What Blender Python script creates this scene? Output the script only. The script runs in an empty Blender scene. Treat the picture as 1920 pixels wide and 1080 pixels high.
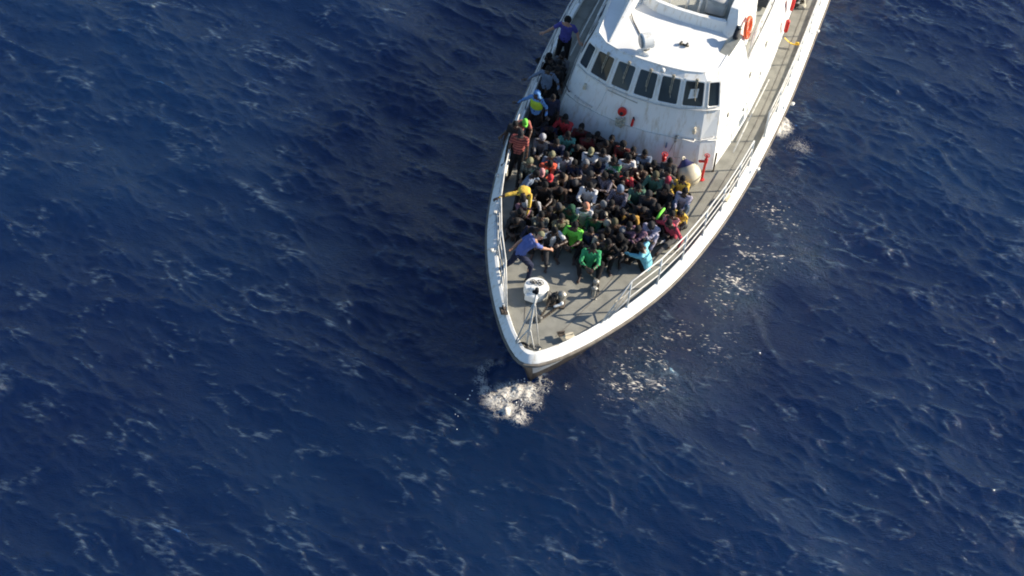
import bpy, math, random
import numpy as np
from mathutils import Vector, Matrix
R = math.radians
random.seed(7); rng = np.random.default_rng(11)
sc = bpy.context.scene
# ------------------------------------------------------------------ camera
CD, CE, CR, CK, CZ = 60.0, 42.0, 10.0, 68.0, 2.0
_e, _r = R(CE), R(CR)
cf = Vector((0, math.cos(_e), -math.sin(_e)))
_u0 = Vector((0, math.sin(_e), math.cos(_e))); _r0 = Vector((1, 0, 0))
crt = _r0*math.cos(_r) + _u0*math.sin(_r); cup = -_r0*math.sin(_r) + _u0*math.cos(_r)
cpos = Vector((0, 0, CZ)) - cf*CD
cam = bpy.data.cameras.new('camera'); co = bpy.data.objects.new('camera', cam); sc.collection.objects.link(co)
m = Matrix((crt, cup, -cf)).transposed().to_4x4(); m.translation = cpos; co.matrix_world = m
cam.sensor_width = 36; cam.lens = CK*CD/1920*36; cam.clip_start = 1; cam.clip_end = 20000
sc.camera = co
def at(px, py, z):
    """photograph direction (1920x1080) met with the horizontal plane at height z"""
    d = cf*(CK*CD) + crt*(px-960) - cup*(py-540)
    return cpos + d*((z-cpos.z)/d.z)
# ------------------------------------------------------------------ world + sun
SEL, SAZ = 27.0, math.degrees(math.atan2(.94, .36))
w = bpy.data.worlds.new('World'); sc.world = w; w.use_nodes = True
nt = w.node_tree; bg = nt.nodes['Background']
sky = nt.nodes.new('ShaderNodeTexSky'); sky.sky_type = 'NISHITA'; sky.sun_disc = False
sky.sun_elevation = R(SEL); sky.sun_rotation = R(SAZ); sky.air_density = 1.0; sky.dust_density = .5; sky.ozone_density = 3.0
nt.links.new(sky.outputs[0], bg.inputs[0]); bg.inputs[1].default_value = 0.088
sd = bpy.data.lights.new('sun', 'SUN'); sd.energy = 4.6; sd.angle = R(.5); sd.color = (1, .90, .74)
so = bpy.data.objects.new('sun', sd); sc.collection.objects.link(so)
sv = Vector((math.sin(R(SAZ))*math.cos(R(SEL)), math.cos(R(SAZ))*math.cos(R(SEL)), math.sin(R(SEL))))
so.rotation_euler = sv.to_track_quat('Z', 'Y').to_euler(); so.location = sv*100
sc.view_settings.view_transform = 'Standard'; sc.view_settings.look = 'None'
sc.view_settings.exposure = 0.95; sc.view_settings.gamma = 1
sc.cycles.filter_width = 1.9
# ------------------------------------------------------------------ helpers
def tag(o, label=None, cat=None, group=None, kind=None):
    if label: o['label'] = label
    if cat: o['category'] = cat
    if group: o['group'] = group
    if kind: o['kind'] = kind
    return o
def link(o, parent=None):
    sc.collection.objects.link(o)
    if parent is not None: o.parent = parent
    return o
MC = {}
def mat(name, col, rough=.55, var=.12, scale=6., metal=0., spec=.5, col2=None, bump=0., bscale=60., kind='noise'):
    key = (name, col, rough, var, scale, col2, kind)
    if key in MC: return MC[key]
    m = bpy.data.materials.new(name); m.use_nodes = True; t = m.node_tree; N = t.nodes; L = t.links
    b = N['Principled BSDF']; b.inputs['Roughness'].default_value = rough; b.inputs['Metallic'].default_value = metal
    b.inputs['Specular IOR Level'].default_value = spec
    tc = N.new('ShaderNodeTexCoord'); src = tc.outputs['Object']
    if kind == 'noise' or kind == 'camo':
        n = N.new('ShaderNodeTexNoise'); n.inputs['Scale'].default_value = scale; n.inputs['Detail'].default_value = 5
        L.new(src, n.inputs['Vector']); f = n.outputs[0]
    elif kind == 'streak':
        mp = N.new('ShaderNodeMapping'); mp.inputs['Scale'].default_value = (1, 1, .09); L.new(src, mp.inputs[0]); n = N.new('ShaderNodeTexNoise'); n.inputs['Scale'].default_value = scale; n.inputs['Detail'].default_value = 7; n.inputs['Roughness'].default_value = .65; L.new(mp.outputs[0], n.inputs['Vector']); f = n.outputs[0]
    elif kind == 'stripe':
        n = N.new('ShaderNodeTexWave'); n.bands_direction = 'Z'; n.inputs['Scale'].default_value = scale; n.inputs['Distortion'].default_value = 1.0
        L.new(src, n.inputs['Vector']); f = n.outputs[1]
    elif kind == 'plaid':
        n = N.new('ShaderNodeTexChecker'); n.inputs['Scale'].default_value = scale; L.new(src, n.inputs['Vector']); f = n.outputs[1]
    cr = N.new('ShaderNodeValToRGB'); c = col; d = col2 or tuple(x*(1-var*2) for x in col)
    cr.color_ramp.elements[0].color = (*d, 1); cr.color_ramp.elements[1].color = (*c, 1)
    a, z = (.33, .49) if kind == 'streak' else (.35, .6) if kind == 'noise' else ((.47, .53) if kind == 'camo' else (.4, .6))
    cr.color_ramp.elements[0].position = a; cr.color_ramp.elements[1].position = z
    L.new(f, cr.inputs[0]); L.new(cr.outputs[0], b.inputs['Base Color'])
    if bump:
        n2 = N.new('ShaderNodeTexNoise'); n2.inputs['Scale'].default_value = bscale; n2.inputs['Detail'].default_value = 4
        L.new(src, n2.inputs['Vector']); bp = N.new('ShaderNodeBump'); bp.inputs['Strength'].default_value = bump; bp.inputs['Distance'].default_value = .02
        L.new(n2.outputs[0], bp.inputs['Height']); L.new(bp.outputs[0], b.inputs['Normal'])
    MC[key] = m; return m
WHITE = mat('white_paint', (.80, .80, .77), .38, .05, 7., col2=(.62, .57, .48), kind='streak')
WHITE2 = mat('weathered_white_paint', (.75, .76, .74), .45, .09, 6., col2=(.58, .53, .45), kind='streak')
DECK = mat('grey_nonskid', (.25, .243, .208), .8, .14, 2.6, bump=.25, bscale=160.)
UDECK = mat('upper_deck_grey', (.36, .36, .32), .8, .08, 1.7, bump=.2, bscale=160.)
STRAKE = mat('rubber_strake', (.20, .175, .145), .7, .2, 4.)
DARKHULL = mat('dark_bottom_paint', (.050, .042, .036), .5, .2, 3.)
BLACK = mat('black_paint', (.015, .015, .017), .5, .2, 8.)
STEEL = mat('galvanised_steel', (.38, .36, .31), .45, .25, 14., metal=.3)
RUST = mat('rusty_iron', (.10, .075, .055), .75, .4, 20.)
RED = mat('red_paint', (.62, .022, .02), .4, .1, 6.)
ORANGE = mat('orange_plastic', (.85, .13, .04), .45, .06, 6.)
CREAM = mat('cream_pvc', (.68, .60, .44), .42, .12, 3.5)
NAVY = mat('navy_pvc', (.035, .035, .12), .45, .12, 6.)
BEIGE = mat('beige_hose', (.45, .42, .33), .7, .15, 15.)
YELLOW = mat('yellow_webbing', (.75, .47, .03), .6, .06, 8.)
GLASS = mat('tinted_glass', (.022, .036, .050), .05, .25, 1.2, spec=.3)
PIPE = mat('pipe_paint', (.66, .645, .60), .42, .1, 9.)
WARP = [False]
def warp(p): return (p[0]*1.023, p[1]*1.143+.045*p[2]-.24, DK+(p[2]-DK)*.90)
class MB:
    def __init__(s): s.v = []; s.f = []
    def add(s, v, f):
        n = len(s.v); s.v += [tuple(a) for a in v]; s.f += [tuple(i+n for i in q) for q in f]; return s
    def rings(s, rr, closed=True, caps=True):
        n = len(rr[0]); v = [p for r_ in rr for p in r_]; f = []
        for i in range(len(rr)-1):
            for j in range(n if closed else n-1):
                k = (j+1) % n; f.append((i*n+j, i*n+k, (i+1)*n+k, (i+1)*n+j))
        if caps: f.append(tuple(range(n-1, -1, -1))); f.append(tuple((len(rr)-1)*n+j for j in range(n)))
        return s.add(v, f)
    def tube(s, pts, r, n=8):
        pts = [Vector(p) for p in pts]; rr = []; prev = None
        for i, p in enumerate(pts):
            d = (pts[min(i+1, len(pts)-1)]-pts[max(i-1, 0)]).normalized()
            a = d.orthogonal().normalized() if prev is None else (prev - d*prev.dot(d)).normalized()
            prev = a; b = d.cross(a); q = r[i] if isinstance(r, (list, tuple)) else r
            rr.append([p + (a*math.cos(2*math.pi*k/n)+b*math.sin(2*math.pi*k/n))*q for k in range(n)])
        return s.rings(rr)
    def box(s, c, d, M=None, bev=.0):
        c = Vector(c); hx, hy, hz = d[0]/2, d[1]/2, d[2]/2
        if bev > 0:
            b = min(bev, hx*.9, hy*.9, hz*.9); rr = []
            for z, i in ((-hz, b), (-hz+b, 0), (hz-b, 0), (hz, b)):
                x, y = hx-i, hy-i; o = b
                rr.append([Vector(q) for q in ((x-o, -y, z), (x, -y+o, z), (x, y-o, z), (x-o, y, z), (-x+o, y, z), (-x, y-o, z), (-x, -y+o, z), (-x+o, -y, z))])
            rr = [[(M @ q if M else q)+c for q in r_] for r_ in rr]
            return s.rings(rr)
        v = [Vector((x, y, z)) for z in (-hz, hz) for x, y in ((-hx, -hy), (hx, -hy), (hx, hy), (-hx, hy))]
        v = [(M @ q if M else q)+c for q in v]
        return s.add(v, [(3, 2, 1, 0), (4, 5, 6, 7), (0, 1, 5, 4), (1, 2, 6, 5), (2, 3, 7, 6), (3, 0, 4, 7)])
    def ell(s, c, rad, A=None, nu=14, nv=10):
        c = Vector(c); v = []; f = []
        for i in range(1, nv):
            t = math.pi*i/nv
            for j in range(nu):
                p = Vector((rad[0]*math.sin(t)*math.cos(2*math.pi*j/nu), rad[1]*math.sin(t)*math.sin(2*math.pi*j/nu), rad[2]*math.cos(t)))
                v.append((A @ p if A else p)+c)
        a = Vector((0, 0, rad[2])); v.append((A @ a if A else a)+c); a = -a; v.append((A @ a if A else a)+c)
        for i in range(nv-2):
            for j in range(nu):
                k = (j+1) % nu; f.append((i*nu+j, (i+1)*nu+j, (i+1)*nu+k, i*nu+k))
        T = (nv-1)*nu
        for j in range(nu):
            k = (j+1) % nu; f.append((T, j, k)); f.append((T+1, (nv-2)*nu+k, (nv-2)*nu+j))
        return s.add(v, f)
    def cap(s, p0, p1, r0, r1, n=12):
        p0, p1 = Vector(p0), Vector(p1); d = p1-p0
        if d.length < 1e-5: return s.ell(p0, (r0, r0, r0))
        d.normalize(); pts = []; rd = []
        for t in (-1, -.87, -.5, 0): pts.append(p0+d*r0*t); rd.append(max(r0*math.sqrt(1-t*t), r0*.02))
        for t in (0, .5, .87, 1): pts.append(p1+d*r1*t); rd.append(max(r1*math.sqrt(1-t*t), r1*.02))
        a = d.orthogonal().normalized(); b = d.cross(a)
        return s.rings([[p+(a*math.cos(2*math.pi*k/n)+b*math.sin(2*math.pi*k/n))*q for k in range(n)] for p, q in zip(pts, rd)])
    def torus(s, c, R_, r, A=None, n=28, k=10, sx=1, sy=1, a0=0, a1=2*math.pi):
        c = Vector(c); rr = []; full = abs(a1-a0-2*math.pi) < 1e-4
        for i in range(n+1):
            t = a0+(a1-a0)*i/n
            ring = []
            for j in range(k):
                u = 2*math.pi*j/k; p = Vector(((R_+r*math.cos(u))*math.cos(t)*sx, (R_+r*math.cos(u))*math.sin(t)*sy, r*math.sin(u)))
                ring.append((A @ p if A else p)+c)
            rr.append(ring)
        return s.rings(rr, caps=not full)
    def lathe(s, c, prof, A=None, n=28):
        c = Vector(c); rr = []
        for r_, z in prof:
            rr.append([((A @ Vector((r_*math.cos(2*math.pi*j/n), r_*math.sin(2*math.pi*j/n), z))) if A else Vector((r_*math.cos(2*math.pi*j/n), r_*math.sin(2*math.pi*j/n), z)))+c for j in range(n)])
        return s.rings(rr)
    def mesh(s, name, smooth=False):
        me = bpy.data.meshes.new(name); me.from_pydata([warp(p) if WARP[0] else tuple(p) for p in s.v], [], s.f); me.update()
        if smooth: me.shade_smooth()
        return me
    def build(s, name, material, parent=None, smooth=False):
        me = s.mesh(name, smooth)
        if smooth == 'auto': me.shade_smooth(); me.set_sharp_from_angle(angle=R(35))
        me.materials.append(material); return link(bpy.data.objects.new(name, me), parent)
def rot(ax, deg): return Matrix.Rotation(R(deg), 3, ax)
def fromz(d):                                    # rotation taking +Z onto d
    return Vector(d).normalized().to_track_quat('Z', 'Y').to_matrix()

# ================================================================== BOAT (local: x port, y aft, z up, waterline 0)
HD = 12.0; DK = 1.85
T0 = Vector((.666, -2.760, 0)); BR = Matrix.Rotation(-R(HD), 4, 'Z')
BM = Matrix.Translation(T0) @ BR; BI = BM.inverted()
def bl(px, py, z): return BI @ at(px, py, z)     # photo direction -> boat coordinates
boat = link(bpy.data.objects.new('patrol_boat', None)); boat.matrix_world = BM
tag(boat, 'white patrol boat with crowded grey foredeck heading towards the camera', 'boat')
G = [(0, 0), (.048, .16), (.157, .33), (.42, .57), (.78, .84), (1.26, 1.14), (1.66, 1.375), (2.21, 1.655), (2.98, 2.03), (3.76, 2.346), (4.65, 2.674), (5.77, 2.974), (6.67, 3.16), (7.51, 3.31),
     (8.7, 3.49), (10.4, 3.66), (11.8, 3.76), (13.5, 3.84), (15.3, 3.87), (17, 3.86), (20.6, 3.80), (25.4, 3.7), (31.6, 3.5)]
gs = [a for a, b in G]; gb = [b for a, b in G]
S_ = sorted(set(gs + [round(x, 3) for x in np.arange(1, 31, .5)])); S_ = [s for i, s in enumerate(S_) if i == 0 or s-S_[i-1] > .02 or s in gs]
def g(s):
    return float(np.interp(s, gs, gb))
O = [Vector((g(s), s, 0)) for s in S_]
# smooth the polyline a little
def smooth(P, it=2):
    for _ in range(it):
        Q = [P[0].copy()] + [P[i]*.5+(P[i-1]+P[i+1])*.25 for i in range(1, len(P)-1)] + [P[-1].copy()]; P = Q
    return P
O = O[:5] + smooth(O[5:], 3)
for p in O: p.y += .12*math.exp(-p.y/1.6)
def offs(P, d):
    out = []
    for i, p in enumerate(P):
        t = (P[min(i+1, len(P)-1)]-P[max(i-1, 0)]).normalized(); nrm = Vector((t.y, -t.x, 0))
        if i == 0: nrm = Vector((0, -1, 0))
        out.append(p+nrm*d)
    return out
IN = offs(O, -.27)
for i, p in enumerate(IN):
    p.y = max(p.y, .46); p.x = max(p.x, 0)
for i in range(1, len(IN)):
    if IN[i].y <= .461: IN[i].x = max(IN[i].x, IN[i-1].x)
IN[0].x = 0
def mir(P): return [Vector((-p.x, p.y, p.z)) for p in reversed(P[1:])] + P     # starboard .. bow .. port
def zz(P, z): return [Vector((p.x, p.y, z)) for p in P]
mo, mi = mir(O), mir(IN)
GZ = 2.0
# gunwale: closed strip
b = MB(); cs = [zz(mir(offs(O, -.01)), DK-.10), zz(mir(offs(O, .0)), DK-.05), zz(mir(offs(O, -.05)), DK+.02), zz(mir(offs(O, -.165)), GZ-.005), zz(mir(offs(IN, .025)), GZ+.012), zz(mi, GZ-.015), zz(mi, DK-.02)]
b.rings([[r_[i] for r_ in cs] for i in range(len(mo))]); b.build('gunwale', WHITE, boat, 'auto')
# toe strip along the inside of the gunwale
# deck
b = MB(); dk = zz(mi, DK); n = len(dk)
half = n//2
v = []; f = []
for i in range(half+1):
    a, c = dk[half-i], dk[half+i]
    for k in range(9): v.append(a.lerp(c, k/8)+Vector((0, 0, .02*(1-(k/4-1)**2))))
for i in range(half):
    for k in range(8): f.append((i*9+k, i*9+k+1, (i+1)*9+k+1, (i+1)*9+k))
b.add(v, f); deck = b.build('deck', DECK, boat, True)
b = MB()                                          # thin weld seams on the deck
for s in (2.9, 4.9, 6.9, 12.6, 14.7, 16.8, 18.8): 
    x = float(np.interp(s, [p.y for p in IN], [p.x for p in IN]))-.02
    for sg in (-1, 1):
        b.box((sg*(x if s < 10 else 3.15), s, DK+.014 if s < 10 else DK+.012), ((x*0+.02) if s >= 10 else .02, .012, .006))
for sg in (-1, 1):
    pts = [Vector((sg*float(np.interp(s, [p.y for p in IN], [p.x for p in IN]))*.52, s, DK+.019)) for s in np.arange(1.4, 9.6, .5)]
    b.tube(pts, .007, 5)
    pts = [Vector((sg*float(np.interp(s, [p.y for p in IN], [p.x for p in IN]))-sg*.38, s, DK+.012)) for s in np.arange(8.0, 22, .5)]
    b.tube(pts, .007, 5)
b.build('deck_seam', STRAKE, deck)
# hull
LV = [(DK-.01, .0), (1.62, -.10), (1.55, -.12), (1.25, None), (.9, None), (.5, None), (.1, None), (-.5, None)]
def stem(z): return float(np.interp(z, [-.5, 0, .5, 1.0, 1.5, 1.85], [1.60, 1.26, 1.0, .64, .24, .04]))
def level(z):
    out = []
    for p in O:
        s = p.y; s0 = stem(z); y = s+s0*math.exp(-s/3.2)*(1-s/60)
        A = 3.0*(1-math.exp(-(s/5.5)**1.3)); k = max(0, min(1, (z+.5)/2.15))**1.7
        out.append(Vector((A*(1-k)+p.x*k if s > 0 else 0, y, z)))
    return out
lv = [zz(offs(O, -.02), DK-.06), ] + [level(z) for z in (1.62, 1.30, .95, .6)]
b = MB(); b.rings([mir(l) for l in lv], closed=False, caps=False); b.build('hull', WHITE2, boat, 'auto')
b = MB(); b.rings([mir(level(z)) for z in (.6, .4, .2, 0, -.5)], closed=False, caps=False)
# paint line: bottom colour climbs at the bow only
b.build('bottom_paint', DARKHULL, boat, True)
b = MB()                                           # dark anchor plate wrapped round the stem, mostly to starboard
b.rings([[Vector((p.x*1.02+(.02 if p.x > 0 else -.02), p.y-.02, p.z)) for p in mir(level(z))[len(O)-1-9:len(O)-1+2]] for z in (1.50, 1.2, .9, .5, .1)], closed=False, caps=False); b.build('anchor_plate', DARKHULL, boat, True)
b = MB(); ring = []
for dx, z in ((-.02, DK-.07), (.045, DK-.08), (.055, DK-.12), (.035, DK-.17), (-.05, DK-.17)): ring.append(zz(mir(offs(O, dx)), z))
b.rings([[r_[i] for r_ in ring] for i in range(len(mo))]); b.build('rub_rail', STRAKE, boat, 'auto')
b = MB(); Ln = len(O)
b.box((0, 31.55, .7), (6.8, .1, 2.3)); b.build('transom', WHITE2, boat)

# ---- superstructure (drawn on a compact grid, then set to its real length and height)
WARP[0] = True
BASE = [(.40, 8.80), (1.2, 8.89), (2.04, 9.06), (2.46, 9.28), (2.56, 10.0), (2.69, 11), (2.79, 12), (2.83, 13.2), (2.84, 14.5), (2.8, 16), (2.72, 18), (2.6, 21), (2.5, 24)]
SEAM = [(.38, 8.94), (1.14, 9.04), (1.92, 9.26), (2.34, 9.50), (2.42, 10.0), (2.52, 11), (2.61, 12), (2.65, 13.2), (2.66, 14.5), (2.62, 16), (2.55, 18), (2.45, 21), (2.35, 24)]
SILL = [(.37, 9.08), (1.08, 9.19), (1.8, 9.45), (2.2, 9.73), (2.24, 10.0), (2.31, 11), (2.38, 12), (2.42, 13.2), (2.43, 14.5), (2.4, 16), (2.34, 18), (2.24, 21), (2.15, 24)]
TOPR = [(.33, 9.35), (1.0, 9.42), (1.66, 9.60), (2.02, 9.84), (1.99, 10.06), (2.02, 11), (2.10, 12)]
ROOF = [(.32, 9.50), (.98, 9.56), (1.50, 9.74), (1.83, 10.06), (1.86, 10.2), (1.92, 11), (2.05, 12)]
zB, zS, zL, zT, zR = DK-.01, 2.85, 3.93, 4.85, 5.02
def ringp(P, z): return [Vector((-x, y, z)) for x, y in reversed(P)] + [Vector((x, y, z)) for x, y in P]
b = MB(); b.rings([ringp(BASE, zB), ringp(SEAM, zS)], closed=False, caps=False); b.build('lower_wall', WHITE2, boat)
b = MB(); b.rings([ringp([(x-.012, y+.012) for x, y in SEAM], zS), ringp(SILL, zL)], closed=False, caps=False); b.build('deckhouse_wall', WHITE, boat)
b = MB(); b.rings([ringp(SILL[:7], zL), ringp(TOPR, zT), ringp(ROOF, zR)], closed=False, caps=False)
back = [Vector((x, 12, z)) for x, z in ((-2.38, zL), (-2.10, zT), (-2.05, zR), (2.05, zR), (2.10, zT), (2.38, zL))]
b.add(back, [(0, 1, 2, 3, 4, 5)]); b.build('wheelhouse_wall', WHITE, boat)
b = MB(); b.box((0, 24, 2.9), (4.6, .06, 2.1)); b.build('aft_bulkhead', WHITE, boat)
# roof
b = MB(); rp = [(-x, y) for x, y in reversed(ROOF)] + list(ROOF); v = [Vector((x, y, zR)) for x, y in rp]; v2 = [Vector((x*.55, 9.9+(y-9.5)*.9, zR+.06)) for x, y in rp]
nR = len(rp); b.add(v+v2, [(i, i+1, nR+i+1, nR+i) for i in range(nR-1)] + [tuple(range(nR, 2*nR))] + [(nR-1, 0, nR, 2*nR-1)])
roof = b.build('roof', mat('roof_paint', (.80, .79, .76), .5, .035, 2.), boat)
b = MB(); ri = ringp([(x-.015, y-.01) for x, y in ROOF], zR+.005)                        # rolled roof edge
b.tube(ri, .022, 6); b.build('roof_edge', WHITE, boat, True)
# sill ledge
b = MB(); b.tube(ringp([(x+.03, y-.03) for x, y in SILL[:4]], zL-.03), .022, 6); b.build('ledge', PIPE, boat, True)
# upper deck aft of the wheelhouse
b = MB(); ud = ringp(SILL[6:], 4.0); nn = len(ud)//2
b.add([Vector((p.x, p.y, zL)) for p in ud] , [(nn-1-i, nn-2-i, nn+1+i, nn+i) for i in range(nn-1)]); b.build('upper_deck', UDECK, boat)
b = MB(); edge = [Vector((x-.03, y, zL+.03)) for x, y in SILL[6:]]
b.tube(edge, .035, 6); b.tube([Vector((-p.x, p.y, p.z)) for p in edge], .035, 6); b.build('deck_edge', WHITE, boat, True)
# windows
def quad(c0, c1, u0, u1, v0, v1, sg=1):
    a0, a1 = Vector((SILL[c0][0], SILL[c0][1], zL)), Vector((SILL[c1][0], SILL[c1][1], zL))
    t0, t1 = Vector((TOPR[c0][0], TOPR[c0][1], zT)), Vector((TOPR[c1][0], TOPR[c1][1], zT))
    if sg < 0:
        for q in (a0, a1, t0, t1): q.x *= -1
    P = lambda u, v_: a0.lerp(a1, u).lerp(t0.lerp(t1, u), v_)
    return P(u0, v0), P(u1, v0), P(u1, v1), P(u0, v1)
def window(A, B, C, D, out, wiper=True, frame=True, side=1):
    ctr = (A+B+C+D)/4; nrm = (B-A).cross(D-A).normalized()
    if nrm.dot(out) < 0: nrm = -nrm
    def rr_(k, off, cr=.055):
        pts = []; Q = [A, B, C, D]
        for i, q in enumerate(Q):
            pr, nx = Q[i-1], Q[(i+1) % 4]; dp = (pr-q).normalized(); dn = (nx-q).normalized()
            c_ = q - dp*k - dn*k
            for t in (0, .33, .67, 1):
                w0, w1 = (1-t), t; w0 = w0*w0; w1 = w1*w1
                pts.append(c_ + dp*cr*w0 + dn*cr*w1 + nrm*off)
        return pts
    g_ = MB(); g_.rings([rr_(.0, .0), rr_(.0, .014)]); wn = g_.build('window', GLASS, boat)
    if frame:
        fb = MB(); R4 = [rr_(.045, -.01), rr_(.05, .03), rr_(.016, .038), rr_(-.004, .012)]
        fb.rings(R4, caps=False); fb.build('frame', WHITE, wn, 'auto')
    if wiper:
        top = C.lerp(D, .42)+nrm*.05+(C-B)*.10; low = A.lerp(B, .55).lerp(C.lerp(D, .45), .42)+nrm*.05; sdv = (B-A).normalized()*.035
        wb = MB(); wb.tube([top+sdv*.6, low+sdv*.6], .011, 5); wb.tube([top-sdv*.6, low-sdv*.6], .011, 5)
        wb.tube([low-sdv*1.2+(D-A)*.25, low+sdv*1.2-(D-A)*.18], .009, 5); wb.box(top, (.09, .09, .06), fromz(nrm), .015)
        wb.build('wiper', mat('wiper_metal', (.42, .37, .27), .5, .2, 12.), wn)
    return wn
F_ = Vector((0, -1, .3))
a0 = Vector((-.37, 9.08, zL)); a1 = Vector((.37, 9.08, zL)); t0 = Vector((-.33, 9.35, zT)); t1 = Vector((.33, 9.35, zT))
P = lambda u, v_: a0.lerp(a1, u).lerp(t0.lerp(t1, u), v_)
window(P(.11, .08), P(.89, .08), P(.89, .94), P(.11, .94), F_)
for c0, c1, u0, u1, wp in ((0, 1, .11, .89, True), (1, 2, .11, .88, True), (2, 3, .16, .84, False)):
    for sg in (1, -1):
        q = quad(c0, c1, u0, u1, .08, .94, sg)
        if sg < 0: q = (q[1], q[0], q[3], q[2])
        window(*q, F_, wp)
for y0, y1 in ((10.08, 10.85), (10.98, 11.75)):   # starboard side panes, slanted
    def sp(y, v_):
        xb = float(np.interp(y, [q[1] for q in SILL], [q[0] for q in SILL])); xt = float(np.interp(y, [q[1] for q in TOPR], [q[0] for q in TOPR]))
        return Vector((-(xb*(1-v_)+xt*v_)-.004, y, zL*(1-v_)+zT*v_))
    window(sp(y0, .08), sp(y1-.25, .08), sp(y1, .9), sp(y0+.2, .9), Vector((-1, 0, .3)), False, False)
# ---- fly bridge
b = MB(); fo = [(-1.5, 12.9), (-1.42, 12.2), (-1.1, 11.85), (-.6, 11.62), (0, 11.55), (.7, 11.55), (1.3, 11.6), (1.52, 11.64)]
lip = [(x*1.0, y+.09) for x, y in fo]
ro = [Vector((x, y, zR)) for x, y in fo]; rt_ = [Vector((x, y, zR+.40)) for x, y in lip]; ri_ = [Vector((x*.95, y+.12, zR+.40)) for x, y in lip]; rb = [Vector((x*.94, y+.14, zR)) for x, y in lip]
b.rings([ro, rt_, ri_, rb], closed=False, caps=False); b.build('flybridge_coaming', WHITE, boat)
b = MB(); b.box((0, 14.6, zR-.53), (3.0, 5.2, 1.04)); b.build('flybridge_block', UDECK, boat)
b = MB()                                            # tall port wing of the flybridge
wq = [(1.50, 11.50, zR-.02), (2.02, 11.42, zR-.02), (2.04, 12.2, zR-.02), (2.04, 13.6, 4.0), (1.50, 13.6, 4.0), (1.5, 12.2, zR-.02)]
def wing(z0, lst): return [Vector(p) for p in lst]
low = [(1.50, 11.55, zR-.02), (1.98, 11.45, zR-.02), (2.14, 12.25, 4.0), (2.10, 13.8, 4.0), (1.50, 13.8, 4.0)]
top = [(1.50, 12.0, 5.80), (1.74, 11.96, 5.82), (1.92, 12.35, 5.82), (1.90, 13.8, 5.82), (1.50, 13.8, 5.82)]
b.rings([[Vector(p) for p in low], [Vector(p) for p in top]]); b.build('flybridge_wing', WHITE, boat)
b = MB()
for x, y, lean in ((-.35, 12.2, 0), (.15, 12.3, .1), (.55, 12.25, 0)):
    b.tube([(x, y, zR), (x+lean, y+.25, zR+1.0)], .045, 8)
b.tube([(-.6, 12.5, zR+1.0), (.2, 12.6, zR+1.0), (1.4, 12.6, zR+1.0)], .03, 8)
b.build('flybridge_post', WHITE, boat, True)
b = MB(); b.box((1.0, 12.55, zR+.30), (.62, .5, .58), rot('Z', 4), .05); b.box((1.0, 12.42, zR+.62), (.5, .3, .05), rot('X', 20), .02)
b.build('console', mat('console_grey', (.42, .43, .42), .5, .1, 5.), boat, 'auto')
b = MB(); b.box((-.85, 12.7, zR+.22), (.7, .6, .42), None, .06); b.build('seat_locker', mat('locker_grey', (.30, .33, .36), .6, .1, 5.), boat, 'auto')
# fin added along the starboard roof to make its wedge of shade
b = MB(); b.add([(-1.42, 9.78, zR+.03), (-1.36, 9.80, zR+.03), (-1.20, 11.5, zR), (-1.55, 11.5, zR), (-1.22, 11.75, zR+.62), (-1.34, 11.75, zR+.62), (-1.55, 11.95, zR), (-1.1, 11.95, zR)],
                [(0, 1, 4, 5), (1, 2, 7, 4), (0, 5, 6, 3), (4, 7, 6, 5), (0, 3, 2, 1), (3, 6, 7, 2)]); b.build('added_shade_fin', WHITE, boat)
b = MB(); b.lathe((-1.45, 11.95, zR+.1), [(.2, -.1), (.18, .3), (.14, .9), (.12, 1.6), (.10, 2.6), (.02, 2.62)], rot('X', -12) @ rot('Y', 6)); b.build('mast_leg', WHITE, boat, True)
b = MB(); b.box((-1.42, 11.74, zR+.72), (.12, .05, .34), rot('X', -12), .02); b.build('mast_opening', BLACK, boat)
# port navigation light and its screen
b = MB(); b.add([(1.62, 10.74, zR), (1.95, 10.72, zR), (2.12, 11.35, zR+.38), (1.92, 11.42, zR+.38), (1.66, 11.4, zR), (2.0, 11.4, zR)], [(0, 1, 2, 3), (0, 3, 4), (1, 5, 2), (3, 2, 5, 4), (0, 4, 5, 1)]); b.build('sidelight_screen', mat('screen_beige', (.42, .40, .33), .6, .1, 6.), boat)
b = MB(); b.box((1.93, 11.38, zR+.42), (.17, .42, .16), rot('X', 25), .03); sl = b.build('sidelight', BLACK, boat, 'auto')
b = MB(); b.ell((1.98, 11.5, zR+.56), (.06, .1, .04)); b.build('lens', STEEL, sl, True)
# wall vents and handrails
for i, (s, z, d) in enumerate(((10.3, 3.2, .07), (11.6, 2.4, .05), (12.2, 3.3, .09), (13.2, 2.6, .06), (13.9, 3.2, .10))):
    x = float(np.interp(s, [q[1] for q in BASE], [q[0] for q in BASE]))*(1-(z-DK)/2.08)+float(np.interp(s, [q[1] for q in SILL], [q[0] for q in SILL]))*(z-DK)/2.08
    b = MB(); b.box((x+.015, s, z), (.04, d*1.6, d*2), None, .012); b.build('wall_vent', mat('vent_grey', (.33, .32, .28), .6, .1, 6.), boat, 'auto')
b = MB(); b.tube([Vector((2.86, 9.9, DK+.35)), Vector((2.9, 11.5, DK+.35)), Vector((2.98, 13.5, DK+.35))], .018, 6); b.build('handrail', PIPE, boat, True)
b = MB(); b.tube([Vector((-2.78, 11.2, DK+.95)), Vector((-2.82, 12.8, DK+.95)), Vector((-2.85, 15, DK+.95))], .018, 6); b.build('handrail', PIPE, boat, True)
b = MB(); b.tube([Vector((2.50, 9.22, DK)), Vector((2.47, 9.22, DK+.75))], .03, 6); b.build('corner_post', RUST, boat)
b = MB(); c_ = Vector((2.80, 16.6, 2.9)); b.box(c_, (.10, .26, .5), None, .03); b.build('fire_box', RED, boat, 'auto')
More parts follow.
